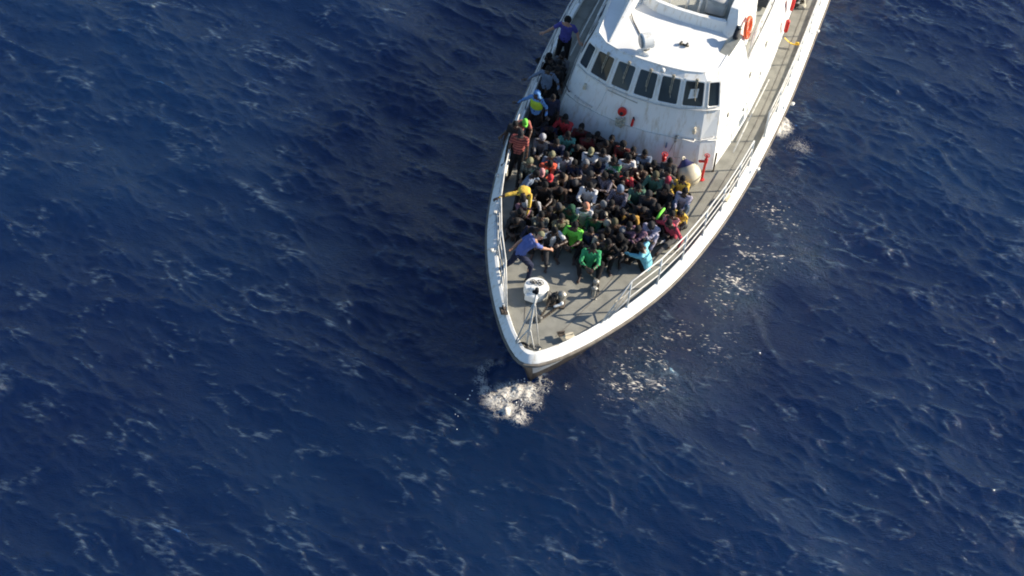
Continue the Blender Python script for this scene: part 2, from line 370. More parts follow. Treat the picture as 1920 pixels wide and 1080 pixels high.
b = MB(); c_ = Vector((2.86, 15.9, 2.5)); b.cap(c_+Vector((0, 0, -.2)), c_+Vector((0, 0, .2)), .07, .07); b.build('fire_extinguisher', RED, boat, True)
b = MB(); b.tube([Vector((2.33, 12.05, 4.95)), Vector((2.36, 13.1, 4.95)), Vector((2.37, 14.4, 4.95)), Vector((2.33, 16, 4.95))], .024, 8)
for h in (.65, .35): b.tube([Vector((2.33, 12.05, 4+h)), Vector((2.36, 13.1, 4+h)), Vector((2.37, 14.4, 4+h)), Vector((2.33, 16, 4+h))], .024, 8)
ur = b.build('upper_railing', PIPE, boat, True)
for x, y in ((2.33, 12.05), (2.36, 13.1), (2.37, 14.4), (2.33, 16)): b = MB(); b.tube([(x, y, 4.0), (x, y, 4.95)], .024, 8); b.build('stanchion', PIPE, ur, True)
b = MB(); b.box((2.02, 15.0, 4.5), (.5, .9, .95), None, .04); b.build('shaded_bulkhead', mat('painted_shade', (.05, .06, .08), .6, .1, 5.), boat, 'auto')  # dark block for a shaded bulkhead, the shade put into its colour
WARP[0] = False; LB, UB = [warp((x, y, DK)) for x, y in BASE], [warp((x, y, zS)) for x, y in SEAM]; LL = [warp((x, y, zL)) for x, y in SILL]
BASE, SEAM, SILL = [(p[0], p[1]) for p in LB], [(p[0], p[1]) for p in UB], [(p[0], p[1]) for p in LL]
zS, zL, zR = [DK+(z-DK)*.9 for z in (zS, zL, zR)]
# searchlight drum on the roof
c_ = bl(1214, 76, zR+.45)
b = MB(); A = rot('Z', 38) @ rot('Y', 90-4); b.lathe(c_, [(.02, -.20), (.22, -.20), (.245, -.17), (.245, .14), (.19, .20), (.02, .22)], A, 28); slt = b.build('searchlight', WHITE, boat, 'auto')
b = MB(); b.tube([c_+Vector((-.13, 0, -.05)), c_+Vector((-.1, -.02, -.3)), c_+Vector((0, -.02, -.34)), c_+Vector((.1, 0, -.3)), c_+Vector((.13, 0, -.05))], .022, 6); b.lathe(c_+Vector((0, -.02, -.48)), [(.07, 0), (.05, .14), (.04, .2)]); b.build('yoke', STEEL, slt, True)
b = MB(); b.box((c_.x+.02, c_.y-.03, zR+.05), (.34, .28, .12), None, .03); b.build('pedestal', WHITE, slt, 'auto')
b = MB(); b.lathe(c_, [(.02, -.215), (.20, -.215), (.20, -.20)], A, 24); b.build('lens', mat('lamp_glass', (.25, .28, .30), .15, .1, 3.), slt, True)
b = MB(); c2 = bl(1283, 82, zR+.12)
for dx in (-.09, .09):
    b.cap(c2+Vector((dx, -.05, 0)), c2+Vector((dx, .04, .01)), .05, .035)
b.box(c2+Vector((0, .02, -.05)), (.3, .06, .04)); b.build('twin_horn', mat('horn_metal', (.09, .08, .06), .35, .2, 8., metal=.4), boat, True)
b = MB(); cb = [bl(x, y, zR+.075) for x, y in ((1178, -8), (1180, 12), (1187, 38), (1196, 56), (1204, 72), (1207, 84))]; b.tube(cb, .016, 6); b.build('cable', BLACK, boat, True)
b = MB(); c3 = bl(1243, 131, zR+.06); b.lathe(c3, [(.07, -.06), (.07, 0), (.055, .04), (.02, .055)]); b.build('dome_lamp', WHITE, boat, True)
# wall gear on the front
def wallp(px, py):
    """front wall point seen at a photo position: march along the ray"""
    for z in np.arange(zL, DK, -.01):
        p = bl(px, py, float(z)); 
        if z > zS: k = (z-zS)/(zL-zS); A_, B_ = SEAM, SILL
        else: k = (z-DK)/(zS-DK); A_, B_ = BASE, SEAM
        yw = float(np.interp(abs(p.x), [0]+[q[0] for q in A_[:4]], [A_[0][1]]+[q[1] for q in A_[:4]]))*(1-k)+float(np.interp(abs(p.x), [0]+[q[0] for q in B_[:4]], [B_[0][1]]+[q[1] for q in B_[:4]]))*k
        if p.y >= yw: return Vector((p.x, yw-.01, float(z)))
    return Vector((p.x, p.y, DK))
p = wallp(1168, 207); b = MB(); AF = rot('X', 90-8)
b.lathe(p+Vector((0, -.02, 0)), [(.02, -.02), (.13, -.02), (.14, .03), (.13, .09), (.03, .1)], rot('X', 82)); hr = b.build('hose_reel', RED, boat, 'auto')
b = MB(); b.lathe(p+Vector((0, -.10, -.02)), [(.055, 0), (.05, .06), (.02, .07)], rot('X', 82)); b.build('hub', BLACK, hr, True)
b = MB(); q0 = p+Vector((.0, -.1, -.08)); pts = [q0+Vector((.10*math.sin(k*1.1)*(1+.02*k)*.9, -.03-.012*(k % 3), -.1-.028*k)) for k in range(12)]
b.tube(pts, .033, 7); b.tube([q0+Vector((.12, -.03, -.05)), q0+Vector((.13, -.05, -.3)), q0+Vector((.06, -.05, -.42)), q0+Vector((-.08, -.05, -.36)), q0+Vector((-.13, -.04, -.15))], .033, 7); b.build('hose', BEIGE, hr, True)
p = wallp(1187, 226); b = MB(); b.cap(p+Vector((0, -.06, -.13)), p+Vector((.01, -.05, .1)), .042, .036); fe = b.build('fire_extinguisher', RED, boat, True)
b = MB(); b.tube([p+Vector((.01, -.06, .12)), p+Vector((.03, -.08, .17)), p+Vector((.06, -.08, .1))], .018, 6); b.ell(p+Vector((.01, -.06, .16)), (.03, .03, .03)); b.build('nozzle', BLACK, fe, True)
p = wallp(1304, 240); b = MB(); b.lathe(p+Vector((0, -.09, -.06)), [(.02, -.08), (.05, -.07), (.055, .05), (.04, .08), (.01, .1)], None, 14); b.box(p+Vector((0, -.04, .03)), (.06, .1, .04)); b.build('wall_lamp', CREAM, boat, 'auto')
p = wallp(1098, 158); b = MB(); b.lathe(p+Vector((0, -.09, -.04)), [(.02, -.07), (.05, -.06), (.05, .05), (.01, .08)], None, 14); b.box(p+Vector((0, -.04, .03)), (.06, .1, .04)); b.build('wall_lamp', CREAM, boat, 'auto')
def grab(p0, p1, name='grab_rail', r=.018, m_=PIPE, so=.08):
    b = MB(); o = Vector((0, -so, .01)); b.tube([p0, p0+o, p1+o, p1], r, 6); return b.build(name, m_, boat, True)
grab(wallp(1272, 254), wallp(1303, 261), r=.022, so=.14); grab(wallp(1079, 178), wallp(1110, 200)); grab(wallp(1061, 153), wallp(1069, 170), r=.015, m_=BLACK)
grab(wallp(1140, 168), wallp(1195, 192), r=.010, m_=STEEL, so=.03); grab(wallp(1316, 260), wallp(1339, 255), r=.018, so=.10)
p = wallp(1269, 254); b = MB(); b.box(p+Vector((0, -.08, 0)), (.07, .14, .1), None, .02); b.ell(p+Vector((.01, -.13, -.1)), (.045, .04, .06)); b.tube([p+Vector((0, -.12, -.12)), p+Vector((-.1, -.15, -.6)), p+Vector((-.16, -.1, -.85))], .009, 5); b.tube([p+Vector((.02, -.12, -.12)), p+Vector((.08, -.25, -.6)), bl(1275, 296, 2.85)], .009, 5)
b.build('tackle_block', STEEL, boat, 'auto')
p = wallp(1250, 272); b = MB(); b.ell(p+Vector((0, -.05, 0)), (.03, .03, .07)); b.box(p+Vector((0, -.04, .09)), (.03, .06, .05)); b.build('wall_fitting', mat('blue_fitting', (.15, .22, .35), .5, .1, 6.), boat, True)
b = MB(); tk = ringp([(x*1.0, y-.012) for x, y in SEAM[:4]], zS+.0); b.tube(tk, .012, 5); b.build('wall_seam', WHITE2, boat, True)
b = MB(); b.tube([wallp(1136, 172), wallp(1128, 190), wallp(1117, 207), wallp(1102, 232)], .010, 5); b.build('wall_conduit', WHITE2, boat, True)
# ---- railings
def inner(s): return float(np.interp(s, [p.y for p in IN], [p.x for p in IN]))+.06
def railing(sg, s_list, front_slope, H=.94, name='railing'):
    tops = []; st = []
    for s in s_list:
        x = sg*inner(s); tops.append(Vector((x-sg*.03, s, GZ+H))); st.append((Vector((x, s, GZ)), Vector((x-sg*.03, s, GZ+H))))
    rb_ = MB()
    for k, h in enumerate((1.0, .68, .36)):
        pts = [a.lerp(t, h) for a, t in st]; fine = []
        for i in range(len(pts)-1):
            for q in range(3): fine.append(pts[i].lerp(pts[i+1], q/3))
        fine.append(pts[-1])
        if front_slope: fine = [Vector((sg*inner(s_list[0]-.95*(.55+.45*h)), s_list[0]-.95*(.55+.45*h), GZ+.02))] + fine
        rb_.tube(fine, (.022, .017, .017)[k], 8)
    r_ = rb_.build(name, PIPE, boat, True)
    for a, t in st:
        b = MB(); b.tube([a, t], .026, 8); b.lathe(a, [(.05, 0), (.05, .015), (.03, .03)], None, 10); b.build('stanchion', mat('stanchion_paint', (.58, .62, .64), .42, .1, 9.), r_, True)
    return r_
ys = lambda L_: [1.143*s-.15 for s in L_]
railing(1, ys([3.0, 4.15, 5.3, 6.45, 7.6, 8.75, 9.75]), True); railing(1, ys([11.15, 12.4, 13.7, 15.0, 16.5, 18]), False)
railing(-1, ys([2.35, 3.35, 4.5, 5.65, 6.8, 8.0, 9.2, 10.5, 11.8, 13.1, 14.6, 16.1, 17.6]), True)
# rail-hung plates whose shadows lie on the deck
for s, zz0 in ((2.95, .42), (9.2, .58), (13.5, .58)):
    x = inner(s); b = MB(); Mx = rot('Z', -math.degrees(math.atan2(inner(s+.2)-inner(s-.2), .4)))
    b.box((x-.03, s, GZ+zz0), (.022, .46, .26), Mx, .008); b.build('rail_plate', STEEL, boat)
# ---- bow fittings
jb = bl(987, 648, DK+.05); jb.z = DK
JS = MB(); JS.tube([jb, jb+Vector((0, 0, 1.0)), jb+Vector((0, .02, 1.95))], [.042, .036, .028], 10)
js = JS.build('jackstaff', PIPE, boat, True)
ft = [bl(1010, 647, DK), bl(967, 641, GZ), bl(1002, 656, DK), bl(967, 644, GZ)]
for i, (f0, h) in enumerate(((ft[0], 1.58), (ft[1], 1.58), (ft[2], .62), (ft[3], .62))):
    b = MB(); f0 = Vector((f0.x, f0.y, DK if i in (0, 2) else GZ)); tp_ = jb+Vector((0, .01, h)); b.tube([f0, f0.lerp(tp_, .96)+Vector((.02 if i % 2 == 0 else -.02, 0, .02)), tp_], .02, 8); b.build('strut', PIPE, js, True)
b = MB(); tp_ = jb+Vector((0, .02, 1.95)); b.lathe(tp_, [(.05, 0), (.06, .04), (.06, .16), (.03, .2)], None, 12); b.box(tp_+Vector((-.06, 0, .04)), (.1, .08, .1), None, .02); b.build('bow_light', BLACK, js, 'auto')
# round white hatch / gun seat with two handwheels
gc = bl(1007, 534, DK+.40); gc.z = DK
b = MB(); b.lathe(gc, [(.29, 0), (.30, .08), (.345, .14), (.35, .32), (.33, .375), (.2, .395), (.02, .40)], None, 36); gd = b.build('gun_platform', WHITE, boat, 'auto')
b = MB(); b.box(gc+Vector((-.02, -.37, .20)), (.36, .12, .24), None, .03); b.build('front_step', WHITE, gd, 'auto')
for x, y, r_, m_ in ((.05, .09, .10, BLACK), (-.13, .04, .08, BLACK)):
    c_ = gc+Vector((x, y, .43)); b = MB(); b.torus(c_, r_, .010, None, 24, 6)
    for k in range(3):
        a = k*math.pi/3+.3; b.tube([c_+Vector((math.cos(a)*r_, math.sin(a)*r_, 0)), c_-Vector((math.cos(a)*r_, math.sin(a)*r_, 0))], .008, 5)
    b.ell(c_, (.025, .025, .02)); b.tube([c_, c_-Vector((0, 0, .06))], .015, 6); b.build('handwheel', BLACK, gd, True)
b = MB(); b.box(gc+Vector((.02, -.22, .42)), (.30, .14, .08), rot('Z', 8), .03); b.ell(gc+Vector((.0, -.27, .45)), (.06, .05, .04)); b.build('latch', WHITE2, gd, 'auto')
# anchor windlass
wc = bl(1045, 556, DK+.3); wc.z = DK
b = MB(); b.box(wc+Vector((0, 0, .04)), (.5, .34, .08), rot('Z', 12), .02); b.box(wc+Vector((-.08, 0, .2)), (.14, .26, .3), rot('Z', 12), .04); wl = b.build('windlass', RUST, boat, 'auto')
b = MB(); Ax = rot('Z', 12) @ rot('Y', 90); b.lathe(wc+Vector((-.1, .02, .27)), [(.02, -.16), (.13, -.15), (.08, -.08), (.08, 0), (.14, .05), (.14, .08), (.03, .1)], Ax, 20); b.build('gypsy', mat('iron', (.06, .055, .05), .6, .3, 12., metal=.3), wl, 'auto')
b = MB(); b.lathe(wc+Vector((.1, .1, .10)), [(.09, 0), (.10, .16), (.12, .20), (.12, .27), (.07, .32), (.02, .34)], None, 20); b.build('motor', STEEL, wl, 'auto')
b = MB(); b.cap(wc+Vector((.02, -.22, .12)), wc+Vector((.16, -.10, .16)), .035, .04); b.ell(wc+Vector((.17, -.08, .18)), (.055, .055, .06)); b.build('brake_lever', WHITE, wl, True)
ce = bl(1011, 597, DK+.05); ce.z = DK+.04
for k, (a, c_) in enumerate(((wc+Vector((-.14, -.12, .26)), ce), (wc+Vector((.1, -.18, .08)), ce+Vector((.06, .02, 0))))):
    b = MB(); N_ = 16
    for i in range(N_):
        t = (i+.5)/N_; p = a.lerp(c_, t); p.z = max(DK+.035, a.z*(1-t)**2+(DK+.035)*(1-(1-t)**2)); d = (c_-a).normalized()
        A = fromz(d) @ rot('Z', 90*(i % 2)) @ rot('X', 90); b.torus(p, .028, .010, A, 10, 5, 1, 1.3)
    b.build('anchor_chain', RUST, boat, True)
b = MB(); b.box(ce+Vector((-.03, -.05, .03)), (.2, .26, .10), rot('Z', -18), .03); b.lathe(ce+Vector((.02, -.09, 0)), [(.07, 0), (.07, .14), (.05, .16)]); b.build('hawse_cover', mat('hawse_paint', (.16, .15, .13), .6, .3, 12.), boat, 'auto')
# double bitts
bc = bl(1115, 541, DK+.2); bc.z = DK
b = MB(); b.box(bc+Vector((0, 0, .02)), (.20, .52, .04), rot('Z', 10), .01)
for dy in (-.15, .15): b.lathe(bc+Vector((dy*-.17, dy, .03)), [(.06, 0), (.055, .26), (.085, .29), (.085, .33), (.05, .36)], None, 16)
b.build('bitts', STEEL, boat, 'auto')
b = MB(); b.torus(bc+Vector((-.02, .16, .14)), .085, .02, None, 20, 6); b.torus(bc+Vector((-.02, .16, .19)), .08, .02, None, 20, 6); b.torus(bc+Vector((.04, .0, .06)), .12, .018, None, 20, 6, .8, 1.4); b.build('mooring_line', BLACK, boat, True)
# chocks and cleats on the gunwale
def chock(px, py, L_=.30, m_=STEEL, ang=0):
    c_ = bl(px, py, GZ); c_.z = GZ+.01
    b = MB(); M_ = rot('Z', ang); b.box(c_+Vector((0, 0, .015)), (.2, L_, .03), M_, .008); b.tube([c_+M_ @ Vector((0, -L_*.38, .02)), c_+M_ @ Vector((0, -L_*.40, .09)), c_+M_ @ Vector((0, L_*.40, .09)), c_+M_ @ Vector((0, L_*.38, .02))], .024, 7)
    return b.build('chock', m_, boat, 'auto')
chock(1066, 631, .3, CREAM, -40); chock(1362, 372, .34, CREAM, -10); chock(944, 584, .3, RUST, 32); chock(1052, 627, .2, RUST, -50)
for px, py in ((1421, 318), (1486, 196), (1533, 60), (928, 400), (922, 470), (932, 330)):
    c_ = bl(px, py, GZ); b = MB(); b.box((c_.x, c_.y, GZ+.03), (.1, .16, .07), rot('Z', -8 if c_.x > 0 else 8), .02); b.build('gunwale_fitting', PIPE, boat, 'auto')
c_ = bl(981, 650, DK+.08); b = MB(); b.torus(c_, .11, .03, rot('X', 20), 22, 8, 1.2, .8); b.torus(c_+Vector((0, 0, .05)), .10, .028, rot('X', 14), 22, 8, 1.2, .8); b.build('rope_ring', BLACK, boat, True)
c_ = bl(1006, 652, DK+.03); b = MB(); b.box(c_, (.22, .12, .06), rot('Z', -20), .02); b.tube([c_+Vector((-.2, .02, .03)), c_+Vector((.1, .03, .05)), c_+Vector((.14, -.02, .08))], .03, 7); b.build('fairlead', STEEL, boat, 'auto')
# red hydrant posts standing on the deck
def hydrant(px, py, h, s=1):
    c_ = bl(px, py, DK); c_.z = DK; b = MB(); b.lathe(c_, [(.09*s, 0), (.09*s, .03), (.04*s, .05), (.038*s, h*.7), (.055*s, h*.72), (.055*s, h*.86), (.03*s, h*.9), (.028*s, h)], None, 14)
    hy = b.build('hydrant', RED, boat, 'auto')
    if h > .8: b = MB(); b.cap(c_+Vector((0, -.01, h*.78)), c_+Vector((-.17*s, -.04, h*.74)), .035*s, .045*s); b.build('outlet', RED, hy, True)
    b = MB(); b.torus(c_+Vector((0, 0, h+.01)), .07*s, .014, rot('X', 15), 16, 6); b.ell(c_+Vector((0, 0, h+.01)), (.03, .03, .03)); b.tube([c_+Vector((-.07*s, 0, h+.01)), c_+Vector((.07*s, 0, h+.01))], .01, 5); b.build('valve_wheel', RED, hy, True)
hydrant(1315, 337, .92); hydrant(1240, 318, .58, 1.2)
# ---------------------------------------------------------------- loose things on the boat
def W(p): return BM @ Vector(p)
# big mooring buoy
bc = at(1291, 327, DK+.36); ax = (Vector((-.46, .42, .76))).normalized(); A = fromz(ax)
prof = []
for k in range(15):
    t = math.pi*(k/14); prof.append((max(.004, .375*math.sin(t)), -.375*math.cos(t)))
prof = [p for p in prof if p[1] < .26] + [(.21, .31), (.15, .37), (.10, .42), (.07, .46), (.02, .47)]
bo = MB().lathe((0, 0, 0), prof, A, 36).build('mooring_buoy', CREAM, None, True); bo.location = bc
tag(bo, 'large cream inflatable buoy with navy cap leaning against the wheelhouse front', 'buoy')
b = MB(); b.lathe((0, 0, 0), [(.262, .292), (.245, .302), (.215, .322), (.155, .378), (.105, .43), (.075, .465), (.02, .475)], A, 30); b.build('cap', NAVY, bo, True)
b = MB(); b.torus(ax*.50, .05, .022, A @ rot('X', 90), 16, 8); b.tube([ax*.5, ax*.5+Vector((.10, .05, -.08)), ax*.3+Vector((.28, -.02, .08))], .02, 6); b.build('eye', CREAM, bo, True)
def lifebuoy(loc, nrm, label, r=.30, m_=ORANGE):
    A = fromz(nrm); o = MB().torus((0, 0, 0), r, .062, A, 32, 12).build('lifebuoy', m_, None, True); o.location = loc; tag(o, label, 'lifebuoy')
    for k in range(4):
        a = k*math.pi/2+.5; b = MB(); c_ = A @ Vector((math.cos(a)*r, math.sin(a)*r, 0)); t = A @ Vector((-math.sin(a), math.cos(a), 0)); rad = (A @ Vector((math.cos(a), math.sin(a), 0)))
        MM = Matrix((rad, t.cross(rad), t)).transposed(); b.torus(c_, .064, .004, Matrix((rad, A @ Vector((0, 0, 1)), t)).transposed(), 14, 5); b.build('band', WHITE, o, True)
    return o
lifebuoy(W(warp((2.12, 12.1, 5.15))), BR.to_3x3() @ Vector((1, -.04, .16)), 'orange lifebuoy hanging on the white flybridge side above the black lamp', .31)
lifebuoy(W(warp((2.98, 17.9, 2.9))), BR.to_3x3() @ Vector((1, 0, .1)), 'orange lifebuoy hung high on the bright side wall beside the red box')
# yellow strap
p0, p1 = at(1471, 71, DK+.35), at(1503, 83, GZ+.05); b = MB(); pts = [p0.lerp(p1, t)-Vector((0, 0, .12*math.sin(math.pi*t))) for t in np.linspace(0, 1, 9)]
rr = [[p+Vector((0, .035, .0)), p+Vector((0, .035, .012)), p+Vector((0, -.035, .012)), p+Vector((0, -.035, 0))] for p in pts]; o = b.rings(rr).build('yellow_strap', YELLOW, None); tag(o, 'yellow strap stretched across the narrow side deck', 'strap')
b = MB(); b.tube([p1.lerp(p0, .35)+Vector((0, 0, -.03)), p1.lerp(p0, .15)], .035, 7); o2 = b.build('buckle', YELLOW, o, True)
c_ = at(1500, 6, DK+.1); b = MB()
for k in range(5): b.torus(Vector((0, 0, .03*k)), .2-.012*k, .026, rot('X', 3*k), 24, 7)
o = b.build('rope_coil', BEIGE, None, True); o.location = c_-Vector((0, 0, .06)); tag(o, 'beige rope coil lying on the side deck near the red box', 'rope')
b = MB(); b.box((0, 0, .14), (.36, .28, .28), rot('Z', 25), .08); b.ell((.05, .02, .28), (.13, .1, .05)); o = b.build('black_bag', BLACK, None, 'auto'); c_ = at(1488, 12, DK); o.location = c_; tag(o, 'black bag on the side deck next to the rope coil', 'bag')
b = MB(); b.torus((0, 0, .07), .035, .008, rot('X', 90), 12, 5)
for x in (-.1, .1): b.torus((x, 0, .3), .05, .010, rot('X', 90), 14, 5)
b.build('handle', BLACK, o, True)
# ================================================================== PEOPLE
def remesh(mb, name, vox, smooth_it=2, noise=0., seed=0, nscale=9.):
    me = mb.mesh('tmp'); o = link(bpy.data.objects.new('tmp', me))
    md = o.modifiers.new('r', 'REMESH'); md.mode = 'VOXEL'; md.voxel_size = vox
    if smooth_it: s_ = o.modifiers.new('s', 'SMOOTH'); s_.iterations = smooth_it; s_.factor = .5
    dg = bpy.context.evaluated_depsgraph_get(); dg.update(); out = bpy.data.meshes.new_from_object(o.evaluated_get(dg))
    bpy.data.objects.remove(o); bpy.data.meshes.remove(me); out.name = name
    if noise:
        n = len(out.vertices); co_ = np.empty(n*3, np.float32); nr = np.empty(n*3, np.float32); out.vertices.foreach_get('co', co_); out.vertices.foreach_get('normal', nr)
        co_ = co_.reshape(-1, 3); nr = nr.reshape(-1, 3); r_ = np.random.default_rng(seed); d = np.zeros(n)
        for i in range(9):
            k = r_.normal(size=3)*nscale*(1+.35*i); ph = r_.uniform(0, 6.3); q = co_@k+ph+1.3*np.sin(co_@(r_.normal(size=3)*nscale)+ph)
            d += (1-np.abs(np.sin(q)))**2.2/(1+.35*i)-.25
        co_ += nr*(d*noise)[:, None]; out.vertices.foreach_set('co', co_.ravel().astype(np.float32))
    out.shade_smooth(); out.update(); return out
def ik(a, c, l1, l2, pole):
    a, c, pole = Vector(a), Vector(c), Vector(pole); d = c-a; L = min(d.length, (l1+l2)*.995); dn = d.normalized(); c2 = a+dn*L
    x = (l1*l1-l2*l2+L*L)/(2*L); h = math.sqrt(max(l1*l1-x*x, 0)); pv = pole-dn*pole.dot(dn); pv = pv.normalized() if pv.length > 1e-5 else dn.orthogonal()
    return a+dn*x+pv*h, c2
def hand(mb, w, d, nrm, curl, side):
    """palm, four unequal fingers bent at the knuckles, and a thumb from the side of the palm"""
    d = d.normalized(); nrm = (nrm-d*nrm.dot(d)).normalized(); lat = d.cross(nrm)*side
    A = Matrix((lat, nrm, d)).transposed(); mb.ell(w+d*.05, (.043, .019, .058), A, 10, 8)
    for k, (o_, ln) in enumerate(((-.033, .062), (-.011, .076), (.012, .080), (.033, .070))):
        b0 = w+d*.088+lat*o_; c1 = curl*.9; d1 = (d*math.cos(c1)+nrm*math.sin(c1)); b1 = b0+d1*ln*.52+lat*o_*.25; c2 = curl*1.9; d2 = d*math.cos(c2)+nrm*math.sin(c2); b2 = b1+d2*ln*.48
        mb.cap(w+d*.05+lat*o_*.8, b0, .0115, .0105, 8); mb.cap(b0, b1, .0105, .0095, 8); mb.cap(b1, b2, .0095, .008, 8)
    t0 = w+d*.03+lat*.036; t1 = t0+d*.03+lat*.028+nrm*.012; t2 = t1+d*.03+lat*.006+nrm*.012
    mb.cap(w+d*.02+lat*.02, t0, .014, .0135, 8); mb.cap(t0, t1, .0135, .012, 8); mb.cap(t1, t2, .012, .0095, 8)
PROTO = {}
def proto(name, P):
    """P: pelvis, lean (deg forward), side (deg), head (pitch, yaw), hands/feet targets, poles; the figure faces -Y"""
    pel = Vector(P['pel']); ln, sd_, tw = R(P.get('lean', 15)), R(P.get('side', 0)), P.get('twist', 0)
    def tdir(l): return (Matrix.Rotation(sd_, 3, 'Y') @ Vector((0, -math.sin(l), math.cos(l)))).normalized()
    Rz = rot('Z', tw)
    u1, u2, u3 = tdir(ln*.45), Rz @ tdir(ln), Rz @ tdir(ln*1.25+.03)
    X0 = Matrix.Rotation(sd_, 3, 'Y') @ Vector((1, 0, 0)); X1_ = Rz @ X0; X01 = (X0+X1_).normalized()
    p1 = pel+u1*.16; p2 = p1+u2*.17; p3 = p2+u3*.16; nb = p3+u3*.045
    F1, F2, F3 = X0.cross(u1)*-1, X01.cross(u2)*-1, X1_.cross(u3)*-1            # forward (-Y) directions
    def ring(c, X_, F, rx, ry, n=18): return [c+X_*rx*math.copysign(abs(math.cos(a))**.85, math.cos(a))+F*ry*math.copysign(abs(math.sin(a))**.85, math.sin(a)) for a in [2*math.pi*k/n for k in range(n)]]
    def torso(mb, e=0.):
        rr = [ring(pel-u1*.10, X0, F1, .07+e, .06+e), ring(pel-u1*.06, X0, F1, .145+e, .105+e), ring(pel+u1*.02, X0, F1, .158+e, .115+e), ring(p1, X0, F2, .138+e*1.5, .102+e*1.3), ring(p1.lerp(p2, .6), X01, F2, .152+e, .112+e), ring(p2+u3*.05, X1_, F3, .165+e, .112+e), ring(p3-u3*.02, X1_, F3, .158+e, .095+e), ring(p3+u3*.03, X1_, F3, .10+e, .07+e*.6), ring(p3+u3*.055, X1_, F3, .065, .055)]
        mb.rings(rr)
    sh = {1: p3-u3*.025+X1_*.178, -1: p3-u3*.025-X1_*.178}
    for s in (1, -1):
        lift = P.get('shl', {}).get(s)
        if lift: sh[s] = sh[s]+Vector(lift)
    hp = {s: pel+X0*.09*s-u1*.03 for s in (1, -1)}
    # limbs (s=+1 is image right when facing the camera)
    el, wr, kn, an = {}, {}, {}, {}
    for s in (1, -1):
        el[s], wr[s] = ik(sh[s], P['hand'][s], .285, .255, P.get('epole', {}).get(s, (s*1., .3, -.6)))
        kn[s], an[s] = ik(hp[s], P['foot'][s], .43, .415, P.get('kpole', {}).get(s, (s*.25, -.5, 1)))
    hpch, hyaw = P.get('head', (10, 0)); fwd = Rz @ Vector((0, -1, 0)); HR = Matrix.Rotation(R(tw), 3, 'Z') @ rot('Z', hyaw) @ rot('X', hpch); hu = HR @ Vector((0, 0, 1)); hf = HR @ Vector((0, -1, 0))
    nk = nb+u3*.035; hc = nk + ((u3+hu*1.2).normalized())*.095 + hf*.025
    HM = Matrix((HR @ Vector((1, 0, 0)), HR @ Vector((0, 1, 0)), hu)).transposed()
    mb = MB(); torso(mb)
    mb.cap(p3, nk+hu*.02, .058, .052); mb.cap(nk-u3*.04, hc-hu*.03, .054, .052)
    H = lambda x, y, z: hc+HM @ Vector((x, y, z))
    mb.ell(hc+HM @ Vector((0, .012, .02)), (.076, .094, .098), HM, 18, 14); mb.ell(H(0, -.022, -.05), (.056, .066, .062), HM, 14, 10); mb.ell(H(0, -.062, -.088), (.026, .024, .02), HM, 8, 6)
    mb.cap(H(0, -.082, .018), H(0, -.108, -.022), .010, .016, 8); mb.ell(H(0, -.098, -.024), (.022, .013, .010), HM, 8, 6)
    mb.cap(H(-.032, -.082, .036), H(.032, -.082, .036), .011, .011, 8); mb.cap(H(-.02, -.090, -.054), H(.02, -.090, -.054), .010, .010, 8)
    for s in (1, -1): mb.ell(H(s*.078, .012, -.002), (.012, .024, .034), HM, 8, 6); mb.ell(H(s*.045, -.066, -.018), (.024, .022, .02), HM, 8, 6)
    for s in (1, -1):
        mb.cap(p3-u3*.005+X1_*.06*s, sh[s], .062, .062); mb.cap(sh[s], el[s], .054, .042); mb.ell(sh[s].lerp(el[s], .4), (.05, .05, .09), fromz(el[s]-sh[s])); mb.cap(el[s], wr[s], .042, .027)
        mb.ell(el[s].lerp(wr[s], .28), (.044, .044, .08), fromz(wr[s]-el[s]))
        fd = P.get('fdir', {}).get(s); fd = Vector(fd) if fd else (wr[s]-el[s]).normalized()
        pn = Vector(P.get('palm', {}).get(s, (-s*.6, .3, -.7))); hand(mb, wr[s], fd, pn, P.get('curl', .45), s*-1 if pn.z < 0 else s)
        mb.cap(hp[s], kn[s], .088, .058); mb.ell(hp[s].lerp(kn[s], .35), (.084, .084, .15), fromz(kn[s]-hp[s])); mb.cap(kn[s], an[s], .056, .037); mb.ell(kn[s].lerp(an[s], .3)+Vector((0, .012, 0)), (.056, .056, .12), fromz(an[s]-kn[s]))
    toes = {}
    for s in (1, -1):
        td = Vector(P.get('toe', {}).get(s, (s*.3, -1, 0))).normalized(); a = an[s].copy(); lift = P.get('toez', {}).get(s, -.045)
        heel = a-td*.045+Vector((0, 0, -.04)); ball = a+td*.13+Vector((0, 0, lift)); tip = ball+td*.06+Vector((0, 0, lift*.08)); lt = Vector((-td.y, td.x, 0)); toes[s] = (a, heel, ball, tip, lt)
        mb.cap(a, heel, .038, .032); mb.cap(heel, ball, .031, .026); mb.cap(a, ball, .036, .024); mb.cap(ball-lt*.022, ball+lt*.022, .024, .024)
        for k in range(5): q = ball+lt*(.034-.017*k)*-s; mb.cap(q, q+td*(.062-.007*k), .0125 if k == 0 else .0095, .011 if k == 0 else .0085, 6)
    body = remesh(mb, 'person_'+name, .0105, 1)
    # materials by place: 0 skin, 1 eye, 2 lips
    body.materials.append(None); body.materials.append(None); body.materials.append(None)
    n = len(body.polygons); ctr = np.empty(n*3, np.float32); body.polygons.foreach_get('center', ctr); ctr = ctr.reshape(-1, 3); q = (ctr-np.array(hc))@np.array(HM); mi_ = np.zeros(n, np.int32)
    for s in (1, -1): mi_[((q-np.array((s*.031, -.088, .012)))**2/np.array((.013, .03, .008))**2).sum(1) < 1] = 1
    mi_[((q-np.array((0, -.10, -.054)))**2/np.array((.026, .03, .009))**2).sum(1) < 1] = 2
    body.polygons.foreach_set('material_index', mi_)
    # clothes
    out = {'body': body}
